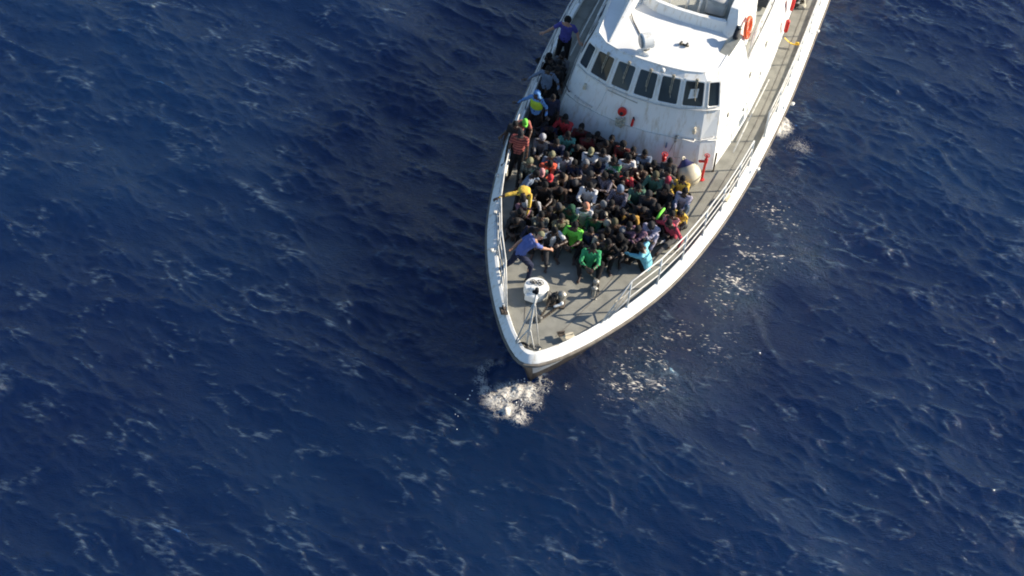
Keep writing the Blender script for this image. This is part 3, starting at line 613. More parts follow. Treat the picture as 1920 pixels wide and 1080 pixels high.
    for kind in ('long', 'short'):
        mb = MB(); torso(mb, .021)
        mb.rings([ring(pel-u1*.12, X0, F1, .10, .08), ring(pel-u1*.085, X0, F1, .180, .134), ring(pel+u1*.05, X0, F1, .180, .136), ring(p1, X0, F2, .168, .13)])
        for s in (1, -1):
            mb.cap(p3-u3*.008+X1_*.05*s, sh[s], .072, .078)
            if kind == 'long': mb.cap(sh[s], el[s], .074, .060); mb.cap(el[s], el[s].lerp(wr[s], .93), .060, .040); 
            else: mb.cap(sh[s], sh[s].lerp(el[s], .66), .074, .070)
        mb.torus(nb+u3*.0, .060, .014, Matrix((X1_, -F3, u3)).transposed(), 18, 6)
        out['shirt_'+kind] = remesh(mb, 'shirt_'+kind, .0135, 2, .0085, hash(name) % 97 if False else len(PROTO)*7+(kind == 'long'), 9.)
    mb = MB(); mb.rings([ring(pel-u1*.125, X0, F1, .08, .07), ring(pel-u1*.08, X0, F1, .172, .130), ring(pel+u1*.06, X0, F1, .172, .128), ring(pel+u1*.10, X0, F1, .145, .105)])
    for s in (1, -1): mb.cap(hp[s], kn[s], .118, .086); mb.cap(kn[s], an[s].lerp(kn[s], .10), .086, .062)
    out['trousers'] = remesh(mb, 'trousers', .0135, 2, .0085, len(PROTO)*7+3, 8.)
    mb = MB()
    for s in (1, -1):
        a, heel, ball, tip, lt = toes[s]; mb.cap(heel, ball, .043, .036); mb.cap(a-Vector((0, 0, .01)), ball, .050, .034); mb.cap(ball, tip, .038, .032); mb.cap(a, heel, .050, .044)
    out['shoes'] = remesh(mb, 'shoes', .012, 1)
    HM4 = HM.to_4x4(); HM4.translation = hc; out['HM'] = HM4; out['hc'] = hc; out['p2'] = p2; out['F'] = F3; out['T4'] = None
    fr = Matrix((X1_, -F3, u3)).transposed().to_4x4(); fr.translation = p2+u3*.03; out['chest'] = fr
    PROTO[name] = out
# head wear, made once in the head's own frame
def headcap(kind):
    ico = MB(); ico.ell((0, 0, 0), (1, 1, 1), None, 26, 20); v = np.array(ico.v); r_ = np.random.default_rng(3)
    if kind == 'hair': rad, off, amp = (.081, .099, .105), (0, .014, .026), .025
    if kind == 'hair_afro': rad, off, amp = (.102, .112, .120), (0, .022, .038), .05
    if kind == 'beanie': rad, off, amp = (.086, .104, .116), (0, .016, .032), .012
    if kind == 'cap': rad, off, amp = (.087, .104, .107), (0, .014, .034), .006
    if kind == 'hood': rad, off, amp = (.106, .122, .134), (0, .026, .012), .03
    n_ = sum(np.sin(v@(r_.normal(size=3)*s_)+r_.uniform(0, 6)) for s_ in (4, 7, 11, 16, 22))/5
    P = v*(1+n_*amp*2)[:, None]*np.array(rad)+np.array(off)
    y, z = P[:, 1], P[:, 2]
    if kind.startswith('hair'): cut = (z < .040+ (y+.09)*-1.15) & (z < .065) | (z < -.045)
    elif kind == 'hood': cut = (y < -.055) & (z < .085)
    else: cut = z < (.028-.25*y)
    k = np.where(cut, .80 if kind != 'hood' else .62, 1.)[:, None]; P = (P-np.array(off)*1.)*k+np.array(off)
    mb = MB(); mb.add(P.tolist(), ico.f)
    if kind == 'beanie': mb.torus((0, .016, .030), .1, .013, rot('X', 14), 26, 6, .90, 1.05)
    if kind == 'cap':
        rr = []
        for t in np.linspace(-1, 1, 11):
            x = .078*t; yo = -.075+.05*t*t; ya = -.155+.07*t*t; rr.append([Vector((x, yo+.02, .040)), Vector((x, ya, .030-.012*abs(t))), Vector((x, ya, .024-.012*abs(t))), Vector((x, yo+.02, .032))])
        mb.rings(rr)
    if kind == 'hood': mb.ell((0, .06, -.115), (.12, .09, .06), rot('X', -15), 16, 10)
    me_ = mb.mesh(kind, True); return me_
HEAD = {k: headcap(k) for k in ('hair', 'hair_afro', 'beanie', 'cap', 'hood')}
D2 = {1: (.16, -.50, .085), -1: (-.16, -.50, .085)}
SIT = dict(pel=(0, .06, .125))
proto('hug', dict(pel=(0, .06, .125), lean=7, head=(16, 0), hand={1: (.03, -.43, .34), -1: (-.05, -.45, .37)}, foot={1: (.13, -.42, .085), -1: (-.13, -.44, .085)}, fdir={1: (-1, -.1, -.1), -1: (1, -.1, -.1)}, epole={1: (.5, .1, -1), -1: (-.5, .1, -1)}))
proto('bow', dict(pel=(0, .06, .125), lean=24, head=(40, 6), hand={1: (-.12, -.50, .42), -1: (.10, -.52, .44)}, foot={1: (.15, -.46, .085), -1: (-.14, -.50, .085)}, fdir={1: (-1, 0, -.2), -1: (1, 0, -.2)}, epole={1: (.7, 0, -.7), -1: (-.7, 0, -.7)}))
proto('cross', dict(pel=(0, .06, .125), lean=12, head=(25, -12), hand={1: (.08, -.30, .22), -1: (-.07, -.32, .20)}, foot={1: (-.14, -.26, .07), -1: (.16, -.34, .07)}, kpole={1: (1, -.5, .35), -1: (-1, -.5, .35)}, toe={1: (-1, -.5, 0), -1: (1, -.4, 0)}, toez={1: -.01, -1: -.01}, epole={1: (1, .2, -.2), -1: (-1, .2, -.2)}))
proto('wide', dict(pel=(0, .06, .125), lean=8, head=(18, 14), hand={1: (.08, -.46, .42), -1: (-.10, -.44, .44)}, foot={1: (.22, -.46, .085), -1: (-.20, -.42, .085)}, kpole={1: (.6, -.5, 1), -1: (-.6, -.5, 1)}, fdir={1: (-.5, -.6, -.5), -1: (.5, -.6, -.5)}, epole={1: (.9, .2, -.7), -1: (-.9, .2, -.7)}))
proto('chin', dict(pel=(0, .06, .125), lean=18, side=5, head=(20, -10), hand={1: (.03, -.34, .58), -1: (.10, -.40, .44)}, foot={1: (.15, -.44, .085), -1: (-.16, -.40, .085)}, fdir={1: (-.2, .3, 1), -1: (1, -.2, 0)}, epole={1: (.7, -.3, -1), -1: (-1, -.1, -.4)}))
proto('oneleg', dict(pel=(0, .06, .125), lean=14, side=-5, twist=12, head=(15, 22), hand={1: (.12, -.36, .50), -1: (-.33, .14, .10)}, foot={1: (.10, -.38, .085), -1: (-.20, -.70, .085)}, fdir={-1: (-.3, .2, -.3)}, epole={1: (1, .3, -.2), -1: (-.6, 1, 0)}))
proto('grip', dict(pel=(0, .06, .125), lean=10, twist=-14, head=(20, -24), hand={1: (-.10, -.40, .50), -1: (.13, -.36, .34)}, foot={1: (.11, -.36, .085), -1: (-.15, -.46, .085)}, fdir={1: (-1, 0, .1), -1: (1, .1, 0)}, epole={1: (.7, -.2, -.6), -1: (-.6, 0, -.8)}))
proto('tuck', dict(pel=(0, .06, .125), lean=34, side=4, head=(50, -10), hand={1: (.02, -.44, .24), -1: (-.04, -.46, .22)}, foot={1: (.10, -.36, .085), -1: (-.12, -.38, .085)}, fdir={1: (-1, 0, 0), -1: (1, 0, 0)}, epole={1: (.7, -.1, -.6), -1: (-.7, -.1, -.6)}))
proto('lookup', dict(pel=(0, .06, .125), lean=8, head=(-4, -16), hand={1: (.14, -.38, .38), -1: (-.05, -.40, .40)}, foot={1: (.14, -.46, .085), -1: (-.12, -.40, .085)}, epole={1: (.6, .1, -.9), -1: (-.6, .1, -.9)}))
proto('reach', dict(pel=(0, .06, .125), lean=18, side=8, twist=20, head=(36, 12), hand={1: (.22, -.58, .34), -1: (-.18, -.36, .40)}, foot={1: (.16, -.36, .085), -1: (-.18, -.44, .085)}, fdir={1: (0, -.6, -.8)}, epole={1: (1, .2, .2), -1: (-1, 0, -.2)}))
proto('longlegs', dict(pel=(0, .06, .125), lean=22, head=(24, 0), hand={1: (.42, -.22, .16), -1: (-.44, -.16, .18)}, foot={1: (.16, -.78, .10), -1: (-.10, -.82, .10)}, toe={1: (.5, -.6, .5), -1: (-.5, -.6, .5)}, toez={1: .08, -1: .08}, epole={1: (.8, .6, .5), -1: (-.8, .6, .5)}))
proto('stand', dict(pel=(0, .02, .96), lean=12, head=(20, 8), hand={1: (.27, -.14, .86), -1: (-.26, -.16, .84)}, foot={1: (.13, .04, .085), -1: (-.12, -.10, .085)}, kpole={1: (0, -1, 0), -1: (0, -1, 0)}, epole={1: (.5, 1, 0), -1: (-.5, 1, 0)}))
proto('arms_out', dict(pel=(0, .02, .96), lean=10, head=(12, 0), hand={1: (.42, -.14, 1.04), -1: (-.60, -.14, 1.02)}, foot={1: (.14, .06, .085), -1: (-.14, -.06, .085)}, kpole={1: (0, -1, 0), -1: (0, -1, 0)}, epole={1: (.4, .7, -.8), -1: (-.4, .7, -.8)}, fdir={1: (1, -.3, -.2), -1: (-1, -.3, -.2)}))
proto('lean_rail', dict(pel=(0, .04, .95), lean=30, head=(40, -10), hand={1: (.16, -.42, .96), -1: (-.62, -.20, 1.05)}, foot={1: (.14, .14, .085), -1: (-.14, -.12, .085)}, kpole={1: (0, -1, 0), -1: (0, -1, 0)}, epole={1: (1, .4, -.5), -1: (-.5, .8, -.3)}))
proto('bent', dict(pel=(0, .10, .86), lean=66, twist=0, head=(70, 10), hand={1: (.18, -.60, .62), -1: (-.66, -.52, 1.0)}, foot={1: (.16, .16, .085), -1: (-.16, -.04, .085)}, kpole={1: (.2, -1, 0), -1: (-.2, -1, 0)}, epole={1: (1, .2, 0), -1: (-.3, .8, .8)}))
proto('stride', dict(pel=(0, .12, .84), lean=46, twist=8, head=(50, 12), hand={1: (.22, .30, .80), -1: (.02, -.88, .72)}, foot={1: (.24, .50, .085), -1: (-.20, -.12, .085)}, kpole={1: (0, -1, 0), -1: (0, -1, 0)}, epole={1: (.8, .6, .3), -1: (-.5, .2, -.9)}, toe={1: (.5, -1, 0), -1: (0, -1, 0)}))
# mirror-handed variants come from a negative x scale of the whole figure
SK = {'d': mat('dark_skin', (.052, .027, .017), .48, .15, 30.), 'm': mat('brown_skin', (.105, .055, .033), .48, .12, 30.), 'l': mat('light_skin', (.42, .22, .14), .5, .08, 30.)}
EYE = mat('eye', (.30, .28, .25), .3, .1, 5.); LIP = {'d': mat('dark_lips', (.07, .028, .022), .5, .1, 30.), 'm': mat('brown_lips', (.12, .05, .04), .5, .1, 30.), 'l': mat('pink_lips', (.36, .14, .11), .5, .1, 30.)}
COL = dict(black=(.014, .013, .014), charcoal=(.034, .033, .036), dgrey=(.07, .068, .07), grey=(.20, .20, .21), pale=(.42, .43, .47), white=(.72, .71, .71), navy=(.018, .024, .06), denim=(.06, .10, .17), blue=(.10, .15, .44), purple=(.075, .07, .36), sky=(.18, .60, .72), lblue=(.10, .30, .68),
           red=(.60, .02, .03), dred=(.12, .013, .014), pink=(.72, .30, .30), orange=(.85, .10, .03), salmon=(.45, .13, .10), yellow=(.80, .50, .02), mustard=(.55, .30, .03), lime=(.20, .85, .05), green=(.03, .38, .14), dgreen=(.015, .08, .045), sage=(.10, .22, .15), teal=(.09, .32, .26), olive=(.10, .09, .05), khaki=(.25, .24, .13), tan=(.30, .21, .14), brown=(.08, .05, .035),
           mauve=(.28, .14, .20), lilac=(.45, .42, .55), crimson=(.55, .04, .08), beige=(.45, .40, .31), blonde=(.2, .14, .07), peach=(.70, .28, .16), bluegrey=(.16, .22, .33))
def cloth(c):
    if c == 'stripes': return mat('striped_cloth', (.45, .12, .09), .85, .1, 3.4, col2=(.16, .03, .03), kind='stripe')
    if c == 'camo': return mat('camouflage_cloth', (.22, .22, .17), .85, .1, 13., col2=(.045, .05, .045), kind='camo', bump=.3, bscale=25.)
    if c == 'plaid': return mat('plaid_cloth', (.20, .18, .22), .85, .1, 26., col2=(.075, .065, .09), kind='plaid', bump=.3, bscale=25.)
    if c == 'print': return mat('printed_cloth', (.62, .64, .62), .85, .1, 7., col2=(.04, .22, .08), kind='camo', bump=.3, bscale=25.)
    k = COL[c]; g_ = sum(k)/3; k = tuple(round((x*.86+g_*.14)*.92, 4) for x in k)
    return mat(c+'_cloth', k, .88, .10, 9., spec=.25, bump=.35, bscale=28.)
used = {}
def person(px, py, pose, yaw, sc_=1., skin='d', shirt='black', sl='long', legs='black', hat='hair', hc='black', label='', shoes=None, root=None, flip=False):
    sc_ *= 1.06; pr = PROTO[pose]; me_ = pr['body']
    o = link(bpy.data.objects.new('person', me_)); fx = -1 if flip else 1; Rz = rot('Z', yaw); S = Matrix.Diagonal((fx*sc_, sc_, sc_))
    hcw = Rz @ (S @ pr['hc'])
    if root is None: p = at(px, py, DK+hcw.z); p = Vector((p.x-hcw.x, p.y-hcw.y, DK+.006))
    else: p = Vector(root)
    o.matrix_world = Matrix.Translation(p) @ Rz.to_4x4() @ S.to_4x4()
    for i, m_ in enumerate((SK[skin], EYE, LIP[skin])): o.material_slots[i].link = 'OBJECT'; o.material_slots[i].material = m_
    tag(o, label, 'person', 'people crowded on the foredeck')
    def child(me2, nm, m_, M4=None):
        if not me2.materials: me2.materials.append(None)
        c = link(bpy.data.objects.new(nm, me2), o); c.material_slots[0].link = 'OBJECT'; c.material_slots[0].material = m_
        if M4 is not None: c.matrix_local = M4
        return c
    child(pr['shirt_'+sl], {'long': 'long_sleeved_top', 'short': 't_shirt'}[sl], cloth(shirt)); child(pr['trousers'], 'trousers', cloth(legs))
    if shoes: child(pr['shoes'], 'shoes', cloth(shoes))
    if hat: child(HEAD[hat], {'hair_afro': 'hair'}.get(hat, hat), cloth(hc), pr['HM'])
    return o
PPL = []
def pp(*a, **k): PPL.append(person(*a, **k)); return PPL[-1]
# each line: head position in the photograph, pose, facing, look, label
# -- standing along the narrow starboard side
crew = pp(1064, 40, 'arms_out', -8, 1.06, 'l', 'purple', 'short', 'black', 'hair_afro', 'black', 'standing person in violet-blue T-shirt holding rail and wall with both arms', shoes='black')
pp(1054, 104, 'lookup', -20, 1.0, 'd', 'grey', 'long', 'black', 'hair', 'black', 'person in grey vest sitting right behind the narrow side passage wall')
pp(1029, 106, 'oneleg', -30, 1.0, 'd', 'black', 'long', 'black', 'hair', 'black', 'person in black top gripping the left rail below the violet-blue T-shirt', flip=True)
pp(1027, 131, 'arms_out', -14, .98, 'd', 'bluegrey', 'long', 'black', 'hair', 'black', 'standing person in grey-blue sweatshirt with arms spread to rail and wall')
pp(1045, 132, 'stand', 22, .96, 'd', 'black', 'long', 'charcoal', 'hair', 'black', 'standing person in black jumper touching the starboard wheelhouse wall')
vest = pp(1006, 178, 'arms_out', -24, .97, 'd', 'lblue', 'long', 'black', 'hood', 'lblue', 'standing person in bright blue hooded jacket under a yellow-green life vest')
pp(1037, 184, 'stand', 6, .93, 'd', 'navy', 'long', 'black', 'hair', 'black', 'standing person in navy shirt with pale collar beside the blue hooded one')
pp(1021, 205, 'hug', -20, 1.0, 'd', 'black', 'long', 'black', 'hair', 'black', 'black-clad person sitting behind the one in the yellow-green life vest')
pp(1041, 212, 'wide', 0, 1.0, 'd', 'brown', 'long', 'black', 'hair', 'black', 'person in dark brown top sitting between navy-shirted and red-shirted people')
pp(1012, 222, 'bow', -30, 1.0, 'd', 'charcoal', 'long', 'black', 'hair', 'black', 'bowed person in charcoal sitting behind the lime-capped one by the rail')
pp(1049, 120, 'hug', -10, 1.0, 'd', 'black', 'long', 'black', 'hair', 'black', 'black-clad person sitting in the passage at the feet of the violet-shirted one')
pp(1036, 158, 'hug', 10, 1.0, 'd', 'black', 'long', 'black', 'hair', 'black', 'black-clad person crouched in the passage below the grey-blue sweatshirt')
pp(1027, 196, 'bow', 8, 1.0, 'd', 'black', 'long', 'black', 'hair', 'black', 'bowed person in black between life vest and navy shirt with pale collar')
pp(1024, 222, 'tuck', -8, 1.0, 'd', 'charcoal', 'long', 'black', 'hair', 'black', 'curled-up person in charcoal just left of the dark brown top')
# -- corner group by the rail
pp(1060, 222, 'wide', -15, 1.06, 'd', 'red', 'long', 'black', 'hair', 'black', 'person in bright red shirt leaning forward against the left wheelhouse corner')
pp(984, 230, 'lean_rail', 30, .95, 'm', 'salmon', 'short', 'dgrey', 'cap', 'lime', 'stooping person in salmon T-shirt with a lime cap near the left rail')
pp(966, 234, 'stand', -20, .95, 'd', 'charcoal', 'short', 'black', 'hair', 'black', 'person in charcoal T-shirt standing at the left rail behind the striped polo shirt')
pp(976, 252, 'stand', -4, 1.02, 'm', 'stripes', 'short', 'black', 'cap', 'charcoal', 'standing person in red striped polo shirt with a grey cap by the left rail')
pp(1017, 259, 'hug', -10, 1.0, 'd', 'grey', 'long', 'charcoal', 'beanie', 'pale', 'sitting person in grey hoodie with a pale beanie and arms on knees')
pp(1032, 244, 'tuck', 15, 1.0, 'd', 'navy', 'long', 'black', 'hair', 'black', 'navy-clad person curled up between pale beanie and red shirt')
pp(1065, 254, 'wide', 0, 1.04, 'd', 'teal', 'long', 'black', 'hair', 'black', 'person with teal sleeves sitting below the red shirt by the wall')
pp(1043, 268, 'grip', 14, 1.0, 'd', 'navy', 'long', 'black', 'hair', 'black', 'person in navy with hands clasped, left of the teal sleeves')
# -- back row against the wheelhouse
pp(1090, 239, 'lookup', -5, 1.0, 'd', 'dred', 'long', 'black', 'hair', 'black', 'person in dark red leaning on the wheelhouse, leftmost of the back row')
pp(1104, 256, 'hug', 10, 1.0, 'd', 'dred', 'long', 'black', 'hair', 'black', 'person in dark red second from the left in the back row')
pp(1120, 254, 'chin', -8, 1.0, 'd', 'black', 'long', 'black', 'hair', 'black', 'black-clad back row person directly under the red hose reel')
pp(1136, 270, 'bow', 12, 1.0, 'd', 'brown', 'long', 'black', 'hair', 'black', 'bowed back row person in dark brown sitting in front of the wall seam')
pp(1147, 261, 'lookup', 6, 1.0, 'd', 'charcoal', 'long', 'black', 'hair', 'black', 'back row person in charcoal looking up against the shaded white wall')
pp(1168, 273, 'hug', -8, 1.0, 'd', 'dred', 'long', 'black', 'hair_afro', 'black', 'person with bushy hair and maroon top against the wheelhouse wall')
pp(1187, 283, 'lookup', 4, 1.0, 'd', 'black', 'long', 'black', 'hair', 'black', 'black-clad person to the right of the bushy hair and maroon top')
pp(1209, 288, 'hug', 0, 1.0, 'd', 'bluegrey', 'long', 'black', 'hair', 'black', 'person in dark blue-grey jumper last but one before the small red hydrant')
pp(1226, 308, 'chin', -12, 1.0, 'd', 'black', 'short', 'black', 'hair', 'black', 'person in black T-shirt resting face on a raised bare arm near the wall')
pp(1256, 303, 'hug', 0, 1.0, 'd', 'dgrey', 'long', 'black', 'hair', 'black', 'person in dark grey shirt wedged between small hydrant and cream buoy')
pp(1253, 322, 'lookup', -20, .98, 'm', 'dgrey', 'long', 'navy', 'hair', 'black', 'short-haired person in grey jumper just left of the cream buoy')
# -- second row
pp(1108, 285, 'hug', -8, 1.0, 'd', 'white', 'long', 'charcoal', 'cap', 'khaki', 'person in white top with yellowish shoulders and khaki cap')
pp(1131, 286, 'wide', -4, 1.0, 'd', 'pale', 'short', 'navy', 'hair', 'black', 'person in pale blue-white T-shirt beside the khaki-capped one')
pp(1151, 302, 'hug', -12, 1.0, 'd', 'print', 'short', 'charcoal', 'hair', 'black', 'person in white T-shirt with green print and elbows on knees')
pp(1179, 297, 'wide', 8, 1.02, 'm', 'white', 'short', 'black', 'hair', 'black', 'person in bright white T-shirt sitting in the second row')
pp(1200, 317, 'chin', -6, 1.0, 'm', 'brown', 'short', 'black', 'hair', 'black', 'bare-armed person in dark brown with hands raised to the mouth')
pp(1122, 309, 'bow', 10, 1.0, 'd', 'navy', 'short', 'black', 'hair', 'black', 'bowed person in navy T-shirt left of the green printed shirt')
pp(1098, 308, 'hug', 10, 1.0, 'm', 'dgrey', 'long', 'black', 'hood', 'grey', 'person wearing a grey hood up, just left of the bowed navy T-shirt')
pp(1062, 292, 'wide', 12, 1.0, 'd', 'pale', 'long', 'charcoal', 'hair', 'black', 'person in pale grey sunlit shirt behind the orange hoodie')
pp(1034, 292, 'lookup', -8, 1.0, 'm', 'bluegrey', 'long', 'navy', 'beanie', 'khaki', 'person with khaki beanie sitting directly behind the orange hoodie')
pp(1082, 278, 'tuck', -12, 1.0, 'd', 'black', 'long', 'black', 'hair', 'black', 'black-clad person curled up below the teal sleeves')
pp(993, 304, 'hug', -14, 1.02, 'm', 'camo', 'long', 'black', 'beanie', 'khaki', 'person in camouflage jacket with khaki beanie left of the orange hoodie')
pp(1031, 308, 'bow', 14, 1.02, 'd', 'orange', 'long', 'charcoal', 'hair', 'black', 'person in glowing orange-red hoodie with head bowed')
pp(1077, 307, 'grip', 18, 1.0, 'm', 'navy', 'short', 'black', 'hair', 'black', 'person in navy T-shirt reaching a bare arm down, right of the orange hoodie')
# -- third row
pp(1005, 327, 'reach', 60, 1.02, 'd', 'bluegrey', 'short', 'dgrey', 'hair', 'black', 'person in grey-blue T-shirt seen from behind reaching one arm forward')
pp(1016, 323, 'tuck', 20, 1.0, 'd', 'sage', 'long', 'black', 'cap', 'pink', 'person with a pinkish cap tucked below the orange hoodie')
pp(1032, 335, 'hug', -6, .98, 'd', 'black', 'long', 'black', 'cap', 'red', 'black-clad person with a small red cap below the orange hoodie')
pp(1054, 331, 'bow', 26, 1.02, 'm', 'tan', 'short', 'olive', 'hair', 'black', 'person in tan top baring a sunlit shoulder in the third row')
pp(1079, 344, 'tuck', -12, 1.0, 'd', 'charcoal', 'long', 'black', 'beanie', 'dgrey', 'person with dark grey beanie left of the white long-sleeved jumper')
pp(1106, 329, 'hug', -22, 1.0, 'd', 'dgrey', 'long', 'black', 'beanie', 'charcoal', 'person in dark grey with charcoal beanie behind the white long-sleeved jumper')
pp(1134, 331, 'grip', -8, 1.0, 'd', 'plaid', 'long', 'black', 'hair', 'black', 'person in purplish chequered shirt between white jumper and red shirt')
pp(1156, 331, 'chin', -20, 1.0, 'm', 'black', 'short', 'black', 'hair', 'black', 'black-shirted person with one raised bare arm left of the bright red shirt')
pp(1173, 329, 'grip', 18, 1.0, 'm', 'red', 'short', 'navy', 'hair', 'black', 'person in bright red T-shirt in the middle of the crowd')
pp(1229, 330, 'wide', -14, 1.04, 'm', 'sage', 'long', 'black', 'beanie', 'olive', 'person in sage green jumper with olive beanie near the buoy')
pp(1253, 338, 'bow', -16, .98, 'm', 'grey', 'long', 'charcoal', 'cap', 'crimson', 'person with a bright red-pink cap beside the yellow jumper')
pp(1280, 337, 'wide', -10, 1.0, 'd', 'yellow', 'long', 'black', 'hair', 'black', 'person in yellow jumper sitting in front of the cream buoy')
pp(1284, 360, 'hug', -18, 1.04, 'd', 'lilac', 'long', 'denim', 'hair', 'black', 'person in lilac-white shirt and blue jeans below the yellow jumper')
pp(1248, 355, 'hug', -14, 1.02, 'm', 'black', 'long', 'black', 'hood', 'black', 'person in black hoodie with hood up left of the lilac-white shirt')
pp(1197, 352, 'wide', 6, 1.0, 'm', 'sage', 'long', 'navy', 'hair', 'black', 'person in faded green top between blue beanie and sage jumper')
pp(1216, 366, 'hug', -6, 1.04, 'm', 'charcoal', 'long', 'black', 'beanie', 'charcoal', 'person in charcoal jacket with hands clasped below the faded green top')
pp(1163, 356, 'wide', -12, 1.04, 'm', 'plaid', 'long', 'black', 'beanie', 'bluegrey', 'person with blue beanie and grey chequered shirt in mid-crowd')
pp(1106, 350, 'wide', -4, 1.04, 'd', 'white', 'long', 'black', 'hair', 'black', 'person in white long-sleeved jumper with forearms crossed in mid-crowd')
pp(1022, 349, 'wide', 4, 1.06, 'd', 'black', 'short', 'black', 'hair', 'black', 'person in black T-shirt with bare forearms on knees right of the yellow jacket')
pp(1050, 358, 'tuck', 12, 1.0, 'd', 'brown', 'long', 'olive', 'hair', 'black', 'curled-up person in brown below the tan sunlit shoulder')
# -- fourth row
pp(985, 384, 'bow', 10, 1.02, 'd', 'mauve', 'long', 'charcoal', 'beanie', 'pale', 'person in pinkish-grey hoodie with pale cap beneath the yellow jacket')
pp(1003, 384, 'tuck', 26, 1.0, 'd', 'pale', 'long', 'black', 'hair', 'black', 'person in light grey top hunched right of the bending yellow jacket')
pp(1030, 395, 'hug', -8, 1.0, 'd', 'black', 'long', 'black', 'hair', 'black', 'black-clad person in front of the black T-shirt with bare forearms')
pp(1047, 389, 'bow', 20, 1.0, 'm', 'olive', 'long', 'black', 'beanie', 'dgrey', 'person in olive with dark beanie left of the green hood')
pp(1070, 393, 'hug', -26, 1.02, 'd', 'dgreen', 'long', 'black', 'hood', 'dgreen', 'person in dark green hooded jumper with the hood up')
pp(1099, 388, 'wide', 10, 1.02, 'm', 'white', 'short', 'black', 'cap', 'peach', 'person with peach-coloured cap and white polo shirt in front of the white jumper')
pp(1146, 383, 'grip', 26, 1.0, 'm', 'black', 'long', 'black', 'cap', 'black', 'black-clad person with black cap below the blue beanie')
pp(1131, 385, 'reach', 12, 1.0, 'm', 'beige', 'long', 'dgrey', 'beanie', 'grey', 'person in beige jacket bending an arm forward with grey beanie')
pp(1115, 408, 'hug', -14, 1.0, 'm', 'dgreen', 'long', 'black', 'hair', 'black', 'person in dark green sweater above the bright green jumper')
pp(1015, 405, 'hug', 8, 1.0, 'm', 'camo', 'long', 'charcoal', 'hair', 'black', 'bareheaded person in camouflage top above the blue-shirted crewman')
pp(1053, 409, 'lookup', 24, 1.0, 'm', 'khaki', 'long', 'black', 'hair', 'black', 'person in khaki jacket left above the lime T-shirt')
pp(1186, 409, 'tuck', 16, 1.0, 'd', 'mustard', 'long', 'black', 'hair', 'black', 'person in mustard-coloured top bowed behind the mauve shirts')
pp(1167, 399, 'bow', -22, 1.0, 'd', 'black', 'long', 'black', 'hair', 'black', 'black-clad person bowed left behind the mustard top')
pp(1205, 395, 'tuck', -12, 1.0, 'm', 'charcoal', 'long', 'olive', 'hair', 'black', 'person in charcoal curled up below the charcoal jacket with clasped hands')
pp(1233, 390, 'bow', -20, 1.0, 'd', 'black', 'long', 'olive', 'hair', 'black', 'black-clad person left of the blue jeans')
pp(1260, 403, 'hug', -10, 1.0, 'd', 'pink', 'short', 'black', 'hair', 'black', 'person in pale pink T-shirt behind the crimson jumper')
pp(1274, 400, 'bow', -30, .95, 'd', 'yellow', 'long', 'dgrey', 'hair', 'black', 'person in yellow top mostly hidden right of the pale pink T-shirt')
# -- front rows
pp(996, 433, 'tuck', -20, 1.0, 'd', 'navy', 'long', 'black', 'hair', 'black', 'person in navy with red trim curled up left behind the blue-shirted crewman')
pp(1014, 425, 'hug', 6, 1.0, 'm', 'dgrey', 'long', 'black', 'hair', 'black', 'person in dark grey directly behind the khaki hat')
pp(968, 415, 'tuck', -10, 1.0, 'd', 'charcoal', 'long', 'black', 'hair', 'black', 'person in charcoal curled up nearest the left rail')
pp(975, 398, 'bow', 14, 1.0, 'd', 'dgrey', 'long', 'black', 'hair', 'black', 'bowed person in dark grey below the bending yellow jacket by the rail')
logo = pp(1040, 434, 'oneleg', 14, 1.06, 'd', 'white', 'short', 'charcoal', 'hair', 'black', 'person in white T-shirt with a red mark and dark open jacket in front row')
pp(1078, 424, 'wide', -12, 1.08, 'd', 'lime', 'short', 'black', 'hair', 'black', 'person in fluorescent lime T-shirt in the front row')
pp(1107, 434, 'grip', 12, 1.0, 'm', 'navy', 'long', 'black', 'hair', 'black', 'person in navy tracksuit with white stripes right of the lime T-shirt')
pp(1112, 465, 'wide', 4, 1.08, 'd', 'green', 'long', 'black', 'hair', 'black', 'person in bright green long-sleeved jumper foremost in the crowd')
pp(1138, 420, 'tuck', 10, 1.0, 'd', 'dred', 'long', 'black', 'beanie', 'beige', 'person with a light beige cap and maroon top below the beige jacket')
pp(1139, 433, 'bow', 18, 1.0, 'd', 'charcoal', 'long', 'black', 'hair', 'black', 'person in charcoal between beige cap and cream shoulder')
pp(1127, 447, 'chin', -14, 1.0, 'm', 'beige', 'long', 'black', 'hair', 'black', 'person with cream-coloured shoulder looking out above the green jumper')
pp(1140, 456, 'oneleg', 10, 1.06, 'd', 'black', 'long', 'black', 'hair', 'black', 'barefoot black-clad person right of the bright green jumper')
pp(1162, 447, 'bow', -8, 1.04, 'd', 'black', 'long', 'charcoal', 'hair_afro', 'black', 'black-clad person with bushy hair in the front row')
pp(1167, 433, 'tuck', -18, 1.0, 'd', 'dgrey', 'long', 'black', 'beanie', 'grey', 'person with a light grey beanie behind the bushy-haired one')
pp(1152, 418, 'hug', 6, 1.0, 'm', 'brown', 'long', 'black', 'beanie', 'olive', 'person in brown with olive beanie behind the light grey beanie')
pp(1196, 430, 'bow', -26, 1.04, 'd', 'mauve', 'long', 'black', 'hair', 'black', 'bowed person in mauve shirt behind the turquoise top')
pp(1180, 424, 'hug', -10, 1.0, 'd', 'mauve', 'short', 'black', 'hair', 'black', 'person in mauve T-shirt left of the bowed mauve shirt')
pp(1221, 424, 'bow', -14, 1.04, 'd', 'lilac', 'long', 'lilac', 'beanie', 'charcoal', 'person in pale lilac clothes left of the crimson jumper')
pp(1254, 419, 'longlegs', -34, 1.06, 'd', 'crimson', 'long', 'dgrey', 'hair', 'black', 'person in crimson jumper with legs stretched along the right rail')
pp(1200, 463, 'reach', -118, 1.08, 'd', 'sky', 'long', 'black', 'hair', 'black', 'person in turquoise long-sleeved top seen from behind at the right edge')
